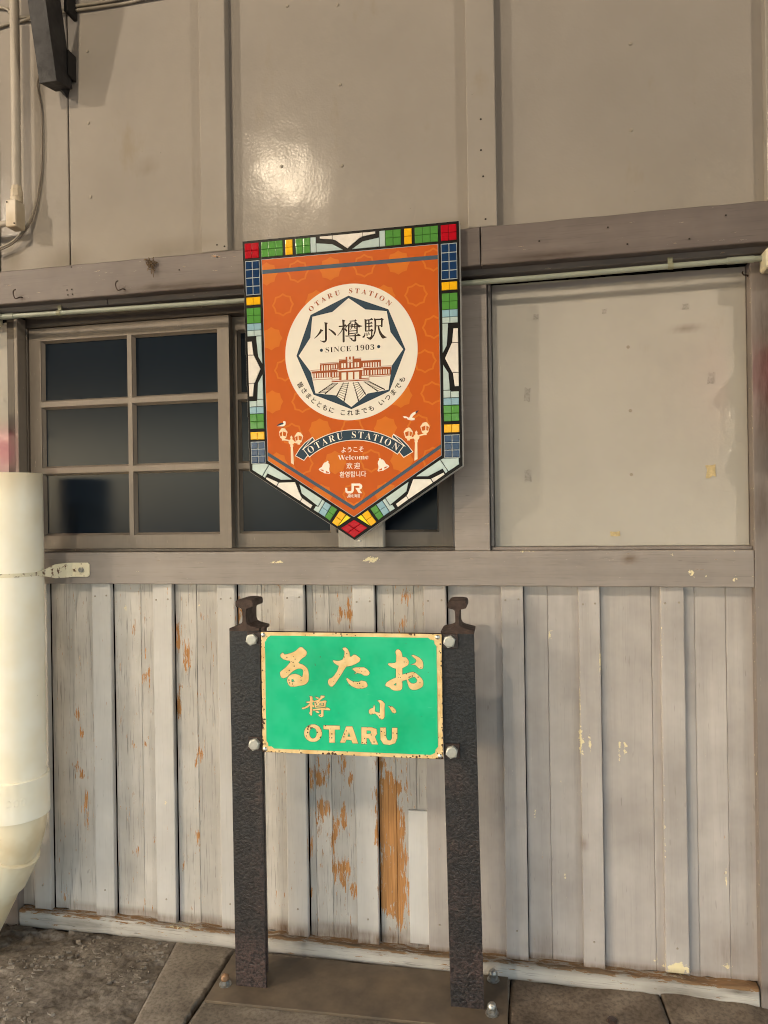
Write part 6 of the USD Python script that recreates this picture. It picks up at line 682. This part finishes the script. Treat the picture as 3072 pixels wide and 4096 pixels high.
bar = orange.intersection(unary_union([sbox(-330, 272, 330, 286)]))
chev = orange.intersection(Polygon([(-330, -340), (7, -553), (340, -332), (340, -345), (7, -566), (-330, -353)]))
disc = Point(3, -22).buffer(235, 48)
for x, y, fill in ST:
    s_ = star8(x, y, 41)
    if not fill: s_ = s_.difference(star8(x, y, 34))
    s_ = s_.intersection(orange.buffer(-.5)).difference(disc)
    if not s_.is_empty: spr('star_print', s_, 'print_amber', F0)
spr('stripe', bar, 'print_bar', F0 + .15); spr('chevron', chev, 'print_bar', F0 + .15)
spr('disc', disc, 'print_disc', F0 + .15)
def shapes(key, nested=True):
    out = []
    for g in DATA[key]:
        if nested: out.append(Polygon([(a / 10, b / 10) for a, b in g[0]], [[(a / 10, b / 10) for a, b in h] for h in g[1:]]).buffer(0))
        else: out.append(Polygon([(a / 10, b / 10) for a, b in g]).buffer(0))
    return unary_union(out)
star_ = shapes('star', False)
spr('star_ring', shapes('octagon', False).difference(star_), 'print_navy', F0 + .35)
spr('station_print', shapes('station').intersection(star_), 'print_rust', F0 + .35)
spr('track_print', shapes('tracks').intersection(star_), 'print_brown', F0 + .35)
spr('lettering', shapes('kanji', False).buffer(.35), 'print_brown', F0 + .35)
def glyph_poly(key):
    return unary_union([Polygon(g[0], g[1:]).buffer(0) for g in GLYPHS[key][1]]), GLYPHS[key][0]
def line_text(s, cx, cy, h, width, em=720.0, gap=0.0, space=300):
    parts, x = [], 0.0
    for ch in s:
        if ch == ' ': x += space; continue
        g, adv = glyph_poly(ch); parts.append(affinity.translate(g, x, 0)); x += adv + gap
    u = unary_union(parts); b = u.bounds; k = h / em; kx = width / (b[2] - b[0]) if width else k
    u = affinity.translate(u, -(b[0] + b[2]) / 2, -(b[1] + b[3]) / 2); return affinity.translate(affinity.scale(u, kx, k, origin=(0, 0)), cx, cy)
def arc_text(s, c, R, a0, a1, h, em=720.0, inward=False, space=.55, kx=1.0):
    """Letters spread between the angles a0 and a1 (degrees from straight up or, if inward, from straight down) round c; R is the baseline (or mid-height) radius."""
    adv = [GLYPHS[ch][0] if ch != ' ' else 1000 * space for ch in s]; cen = np.cumsum(adv) - np.array(adv) / 2; cen = (cen - cen[0]) / (cen[-1] - cen[0]); parts = []
    for ch, t in zip(s, cen):
        if ch == ' ': continue
        g, ad = glyph_poly(ch); a = a0 + (a1 - a0) * t; k = h / em
        g = affinity.translate(g, -ad / 2, 0); g = affinity.scale(g, k * kx, k, origin=(0, 0))
        if inward:
            g = affinity.translate(g, 0, -R - h * .36); g = affinity.rotate(g, a, origin=(0, 0))
        else:
            g = affinity.translate(g, 0, R); g = affinity.rotate(g, -a, origin=(0, 0))
        parts.append(affinity.translate(g, *c))
    return unary_union(parts)
spr('lettering', arc_text('OTARU STATION', (3, -22), 202.5, -40.8, 41, 17, kx=1.08).buffer(.3), 'print_rust', F0 + .35)
spr('lettering', arc_text('皆さまとともに', (3, -22), 211, -60, -19.5, 17.5, em=800, inward=True).buffer(.2), 'print_brown', F0 + .35)
spr('lettering', arc_text('これまでも', (3, -22), 211, -8, 20, 17.5, em=800, inward=True).buffer(.2), 'print_brown', F0 + .35)
spr('lettering', arc_text('いつまでも', (3, -22), 210, 31, 60, 17.5, em=800, inward=True).buffer(.2), 'print_brown', F0 + .35)
spr('lettering', affinity.rotate(line_text('SINCE 1903', 1.5, -9.5, 19, 173, gap=60, space=420), 0), 'print_brown', F0 + .35)
spr('dot_print', unary_union([star8(-100, -10, 6), star8(103.5, -9.5, 6)]), 'print_navy', F0 + .35)
# ribbon
def arcband(c, r0, r1, a0, a1, n=40):
    t = np.radians(np.linspace(a0, a1, n)); o = [(c[0] + r1 * math.sin(a), c[1] + r1 * math.cos(a)) for a in t]; i = [(c[0] + r0 * math.sin(a), c[1] + r0 * math.cos(a)) for a in t[::-1]]
    return Polygon(o + i)
rc_ = (7, -581)
main = arcband(rc_, 254, 292, -38.0, 38.0)
tails = [Polygon([(-174, -353), (-137, -309), (-128, -321), (-150, -340), (-147, -380), (-156, -373), (-169, -392), (-202, -374), (-188, -362)]), Polygon([(190, -353), (150, -309), (144, -320), (165, -340), (163, -382), (170, -375), (184, -392), (218, -373), (204, -362)])]
tl = [Polygon([(-202, -374), (-186, -350), (-165, -328), (-137, -309), (-128, -321), (-146, -334), (-147, -366), (-169, -392)]), Polygon([(218, -373), (201, -350), (180, -328), (150, -309), (144, -321), (162, -334), (163, -366), (184, -392)])]
for t in tl: spr('ribbon_tail', t, 'print_white', F0 + .30); spr('ribbon_tail', t.buffer(-2.4, join_style=2), 'print_navy', F0 + .42)
spr('ribbon', main, 'print_white', F0 + .54); spr('ribbon', main.buffer(-2.4, join_style=2), 'print_navy', F0 + .66)
for a, b in (((-174, -353), (-139, -313)), ((190, -353), (152, -313))): spr('ribbon_edge', LineString([a, b]).buffer(1.1), 'print_white', F0 + .66)
spr('lettering', arc_text('OTARU STATION', rc_, 262, -33.5, 33.5, 24, kx=.95), 'print_white', F0 + .8)
# street lamps, gulls, bells, welcome lines, logo
lampL = shapes('lamp'); lampR = affinity.scale(lampL, -1, 1, origin=(7.5, 0))
lampR = affinity.translate(lampR, 0, 1)
spr('lamp_print', lampL, 'print_cream', F0 + .25); spr('lamp_print', lampR, 'print_cream', F0 + .25)
for a, b in (('gullA', 'gullAd'), ('gullB', 'gullBd')):
    spr('gull_print', shapes(a, False), 'print_white', F0 + .25); spr('gull_print', shapes(b, False), 'print_navy', F0 + .38)
bellL = shapes('bell'); spr('bell_print', bellL, 'print_white', F0 + .25); spr('bell_print', affinity.translate(affinity.scale(bellL, -1, 1, origin=(7.5, 0)), 3, 4), 'print_white', F0 + .25)
spr('lettering', line_text('ようこそ', 6, -358, 17, 78, em=780), 'print_white', F0 + .25)
spr('lettering', line_text('Welcome', 7.5, -385, 17.5, 108, em=720), 'print_white', F0 + .25)
spr('lettering', line_text('欢 迎', 7.5, -414, 18, 48, em=800, space=200), 'print_white', F0 + .25)
spr('lettering', line_text('환영합니다', 6, -443, 18, 94, em=800), 'print_white', F0 + .25)
spr('logo', shapes('logo', False), 'print_white', F0 + .25)
GLYPHS['J'], GLYPHS['R2'] = GLYPHS['iJ'], GLYPHS['iR']
jr_ = unary_union([affinity.translate(glyph_poly('iJ')[0], 0, 0), affinity.translate(glyph_poly('iR')[0], GLYPHS['iJ'][0] + 20, 0)] + [affinity.translate(affinity.scale(glyph_poly(c)[0], .95, .95, origin=(0, 0)), GLYPHS['iJ'][0] + GLYPHS['iR'][0] + 40 + 960 * k, 40) for k, c in enumerate('北海道')])
bb = jr_.bounds; jr_ = affinity.translate(jr_, -(bb[0] + bb[2]) / 2, -(bb[1] + bb[3]) / 2)
spr('lettering', affinity.translate(affinity.scale(jr_, 47 / (bb[2] - bb[0]), 12.5 / (bb[3] - bb[1]), origin=(0, 0)), 7, -517.5), 'print_white', F0 + .25)
# wooden hanger behind the lower tip, with its screw
mb, mw = board(-.712, -.545, 1.4985, 1.66, .020, .0585, seed=95, step=.02); obj('mounting_board', mb, 'mount_wood', sh, wear=mw)
obj('spacer', pbox(-.70, -.56, -.070, .0195, 1.62, 1.652), 'mount_wood', sh)
scr = lathe([(0, 0), (.0045, 0), (.0042, .0015), (.0016, .0022), (.0014, .001), (0, .001)], 14).apply_transform(trimesh.transformations.rotation_matrix(math.pi / 2, (1, 0, 0))).apply_translation((-.6315, .0195, 1.522)); obj('screw', scr, 'screw_steel', sh)

# ------------------------------------------------------------------ old enamel nameboard on two rail posts
nb = thing('nameboard', 'green enamel nameboard bolted between two black rail posts on a rusty base plate', 'sign', loc=(-.6215, -.2065, 0), rotz=2.1)
def place(mesh, x, y, z):
    mesh = mesh.copy(); mesh.apply_translation((x, y, z)); return mesh
half = [(0, 0), (53.6, 0), (54, 1.5), (54, 8), (52, 10), (22, 17.5), (11, 23), (7, 32), (6.4, 42), (6.4, 66), (8, 75), (13, 79), (28, 82.5), (30.5, 86), (30.8, 97), (29, 103), (24, 106.5), (12, 108), (0, 108.3)]
RAIL = Polygon([(a, b) for a, b in half] + [(-a, b) for a, b in half[-2:0:-1]])
RAIL = affinity.scale(RAIL, .001, .001, origin=(0, 0))
def rail_post(cx, lean):
    m = extr(RAIL, 1.2150); v = np.asarray(m.vertices)    # u across, v depth, w height
    h = v[:, 2] + .0095
    m = trimesh.Trimesh(np.column_stack([cx + v[:, 0] + lean * (h - .6), .0065 + v[:, 1], h]), m.faces, process=False)
    p = obj('rail_post', m, 'rail_paint', nb, smooth=25)
    s = extr(RAIL, .108); v = np.asarray(s.vertices)
    s = trimesh.Trimesh(np.column_stack([cx + lean * .6 + v[:, 0], .0065 + .108 - v[:, 2], 1.2250 + v[:, 1]]), s.faces, process=False)
    obj('rail_stub', s, 'rail_rust', p, smooth=25)
rail_post(-.3625, -.004); rail_post(.3690, -.012)
obj('base_plate', cbox(-.4905, .5060, -.082, .190, .0002, .0100, .0015), 'plate_rust', nb)
for x, y, cap in ((-.452, .006, 'rust_cap'), (.456, -.010, 'galvanised'), (.456, .163, 'galvanised'), (-.452, .175, 'rust_cap')):
    nut = obj('anchor_nut', place(join(trimesh.creation.cylinder(radius=.0155, height=.013, sections=6)), x, y, .0205), 'galvanised', nb)
    obj('washer', place(trimesh.creation.cylinder(radius=.021, height=.0035, sections=28), x, y, .0119), 'galvanised', nut)
    obj('cap', lathe([(0, 0), (.0145, 0), (.0148, .004), (.0132, .012), (.0085, .018), (0, .0205)], 20, (x, y, .0272)), cap, nut, smooth=True)
PT, PB, PLx, PRx = 1.2250, .8190, -.3010, .3110
pl, pw = board(PLx, PRx, PB, PT, -.0075, -.0035, step=.008, zfac=1, edge=.0012, rough=.0006, seed=97)
d = np.minimum(np.minimum(pl.vertices[:, 0] - PLx, PRx - pl.vertices[:, 0]), np.minimum((pl.vertices[:, 2] - PB) * .55, (PT - pl.vertices[:, 2]) * 3))
pw = np.zeros((len(pl.vertices), 3)); pw[:, 0] = .36 * np.exp(-np.maximum(d, 0) / .005) * (.45 + .9 * meshkit.noise(pl.vertices * 25, 3)) * np.where(pl.vertices[:, 2] > PT - .01, .55, 1)
obj('name_plate', pl, 'enamel_cream', nb, smooth=True, wear=pw)
obj('plate_frame', join(cbox(PLx + .003, PRx - .003, -.0034, .004, PT - .03, PT + .0025, .001), cbox(PLx + .003, PRx - .003, -.0034, .004, PB - .0015, PB + .03, .001)), 'rust_dark', nb)
gx0, gx1, gz0, gz1, k = -.2865, .2945, .8325, 1.2135, .009
fld = Polygon([(gx0 + 2.2 * k, gz1), (gx1 - 3 * k, gz1), (gx1 - 2.2 * k, gz1 - .7 * k), (gx1 - .9 * k, gz1 - .9 * k), (gx1 - .7 * k, gz1 - 2.2 * k), (gx1, gz1 - 3 * k), (gx1, gz0 + 3 * k), (gx1 - .9 * k, gz0 + 2 * k), (gx1 - 1.1 * k, gz0 + .8 * k), (gx1 - 2.6 * k, gz0), (gx0 + 3 * k, gz0), (gx0 + 2 * k, gz0 + .8 * k), (gx0 + .7 * k, gz0 + .8 * k), (gx0 + .6 * k, gz0 + 2 * k), (gx0, gz0 + 2.8 * k), (gx0, gz1 - 2.4 * k), (gx0 + .8 * k, gz1 - 1.4 * k), (gx0 + .9 * k, gz1 - .8 * k)])
def on_plate(poly, off):
    m = sheet(poly); v = np.asarray(m.vertices); return trimesh.Trimesh(np.column_stack([v[:, 0], np.full(len(v), -.0078 - off), v[:, 1]]), m.faces, process=False)
fm = extr(fld, .0006); v = np.asarray(fm.vertices); obj('green_field', trimesh.Trimesh(np.column_stack([v[:, 0], -.0082 - v[:, 2], v[:, 1]]), fm.faces, process=False), 'enamel_green', nb)
def pshape(key):
    out = []
    for g in DATA[key]:
        out.append(Polygon([(a / 1e4, 1 + b / 1e4) for a, b in g[0]], [[(a / 1e4, 1 + b / 1e4) for a, b in h] for h in g[1:]]).buffer(0))
    return unary_union(out).buffer(.0007).buffer(-.0007)
for key in ('ru', 'ta', 'o', 'taru', 'sho', 'otaru'):
    q = pshape(key); obj('lettering_edge', on_plate(q.buffer(.0011), .0011), 'plate_rust', nb)
    lm = on_plate(q, .0014); pw = np.zeros((len(lm.vertices), 3)); pw[:, 0] = {'otaru': .13, 'ta': .05, 'o': .05, 'sho': .10}.get(key, .04)
    obj('lettering', lm, 'enamel_cream', nb, wear=pw)
for x, z in ((PLx + .0085, PT - .0095), (PRx - .0125, PT - .0095), (PLx + .0095, PB + .010), (PRx - .0105, PB + .010)):
    a = rng.uniform(-.4, .4)
    dome = lathe([(0, 0), (.0078, 0), (.0075, .0016), (.0055, .0034), (.0025, .0043), (0, .0045)], 20)
    slot = trimesh.creation.box((.0018, .016, .003)); slot.apply_transform(trimesh.transformations.rotation_matrix(a, (0, 0, 1))); slot.apply_translation((0, 0, .0032))
    for mm in (dome, slot): mm.apply_transform(trimesh.transformations.rotation_matrix(math.pi / 2, (1, 0, 0))); mm.apply_translation((x, -.0078, z))
    s_ = obj('screw', dome, 'screw_steel', nb, smooth=40); slot.apply_translation((0, .0006, 0)); obj('slot', slot, 'tab_black', s_)
for x0, x1, z0, z1, bx_, bz_ in ((-.353, -.3035, 1.178, 1.2235, -.3333, 1.1990), (.3135, .3640, 1.178, 1.2255, .3363, 1.2020), (-.354, -.3045, .8205, .866, -.3295, .8435), (.316, .364, .8215, .868, .3390, .8440)):
    t_ = obj('fixing_tab', cbox(x0, x1, -.0005, .0060, z0, z1, .0015), 'tab_black', nb)
    hexhead(bx_, -.0006, bz_, .0205, .013, 'steel_bolt', t_, rot=.3)
obj('lug', cbox(-.306, -.292, .006, .03, 1.2235, 1.240, .001), 'rail_rust', nb)

# ------------------------------------------------------------------ oil lamps hung on the posts, just past both edges of the view
def oil_lamp(x, y, z, label):
    t = thing('oil_lamp', label, 'lamp', 'oil lamps hung along the wall', loc=(x, y, z))
    obj('shade', lathe([(.010, .105), (.030, .100), (.088, .030), (.090, .026), (.086, .027), (.028, .094), (.010, .098)], 40), 'lamp_black', t, smooth=30)
    obj('chimney', lathe([(.018, -.10), (.026, -.085), (.031, -.062), (.026, -.035), (.020, -.005), (.019, .045), (.018, .045)], 28), 'chimney', t, smooth=True)
    obj('burner', lathe([(0, -.152), (.018, -.150), (.034, -.135), (.036, -.120), (.024, -.108), (.021, -.098), (0, -.098)], 28), 'lamp_black', t, smooth=30)
    obj('tank', lathe([(0, -.262), (.03, -.262), (.056, -.240), (.066, -.205), (.058, -.172), (.03, -.156), (0, -.152)], 32), 'lamp_black', t, smooth=True)
    obj('hanger', join(tube([(.0, 0, .10), (0, 0, .16), (0, .03, .19), (0, .095, .195)], .004, 8, 5), tube([(-.05, 0, -.2), (-.088, 0, -.1), (-.088, 0, .03)], .0025, 6, 4), tube([(.05, 0, -.2), (.088, 0, -.1), (.088, 0, .03)], .0025, 6, 4)), 'lamp_black', t)
oil_lamp(.832, -.100, 2.10, 'black oil lamp with pink chimney on the right post')
oil_lamp(-2.165, -.085, 1.945, 'black oil lamp with pink chimney left of the window')

# ------------------------------------------------------------------ scrap of dried weed on the beam
wd = []
for k in range(26):
    a = rng.uniform(0, 2 * math.pi); L = rng.uniform(.008, .026); p0 = np.array([-1.386 + rng.normal(0, .010), -.0735, 2.556 + rng.normal(0, .008)])
    p1 = p0 + np.array([math.cos(a) * L, -rng.uniform(.002, .012), math.sin(a) * L - .006]); pm = (p0 + p1) / 2 + np.array([0, -.006, rng.normal(0, .003)])
    wd.append(tube([p0, pm, p1], rng.uniform(.0008, .0022), 5, 3))
wd.append(tube([(-1.386, -.074, 2.55), (-1.380, -.082, 2.53), (-1.379, -.080, 2.508)], .0012, 5, 4))
tag(obj('dried_weed', join(*wd), 'weed'), 'small tuft of dried weed caught on the beam', 'weed')

# ------------------------------------------------------------------ platform canopy with its lamps, overhead and behind the viewer
cp = thing('platform_canopy', 'dark timber platform canopy sloping down from the wall over the platform', 'canopy')
RZ = lambda y: 6.05 + .345 * y
def sloped(x0, x1, y0, y1, th, dz=0.0):
    v = [(x, y, RZ(y) + dz + t) for x in (x0, x1) for y in (y0, y1) for t in (0, th)]
    return trimesh.convex.convex_hull(np.array(v))
obj('roof_deck', sloped(-14, 14, -8.3, .16, .10), 'canopy_paint', cp)
for x in np.arange(-12.6, 13, 1.8): obj('rafter', sloped(x - .05, x + .05, -8.2, .10, .14, -.16), 'canopy_paint', cp)
obj('fascia', pbox(-14, 14, -8.36, -8.31, RZ(-8.3) - .18, RZ(-8.3) + .12), 'canopy_paint', cp)
def canopy_lamp(x, y, z, matn, label, r=.10):
    t = thing('canopy_lamp', label, 'lamp', loc=(x, y, z))
    obj('bulb', trimesh.creation.icosphere(subdivisions=2, radius=r), matn, t, smooth=True)
    obj('reflector', lathe([(.05, .13), (.12, .125), (.20, .07), (.205, .066), (.12, .115), (.05, .12)], 32), 'lamp_steel', t, smooth=30)
    obj('stem', tube([(0, 0, .12), (0, 0, max(.2, RZ(y) - z))], .015, 8, 1), 'lamp_steel', t)
canopy_lamp(-2.11, -3.52, 4.53, 'bulb', 'hanging lamp under the canopy, mirrored as a warm glow in the upper wall', .066)
canopy_lamp(-5.2, -3.3, 4.6, 'bulb_left', 'hanging lamp under the canopy far to the left')
canopy_lamp(3.7, -3.5, 4.5, 'bulb_side', 'hanging lamp under the canopy to the right')
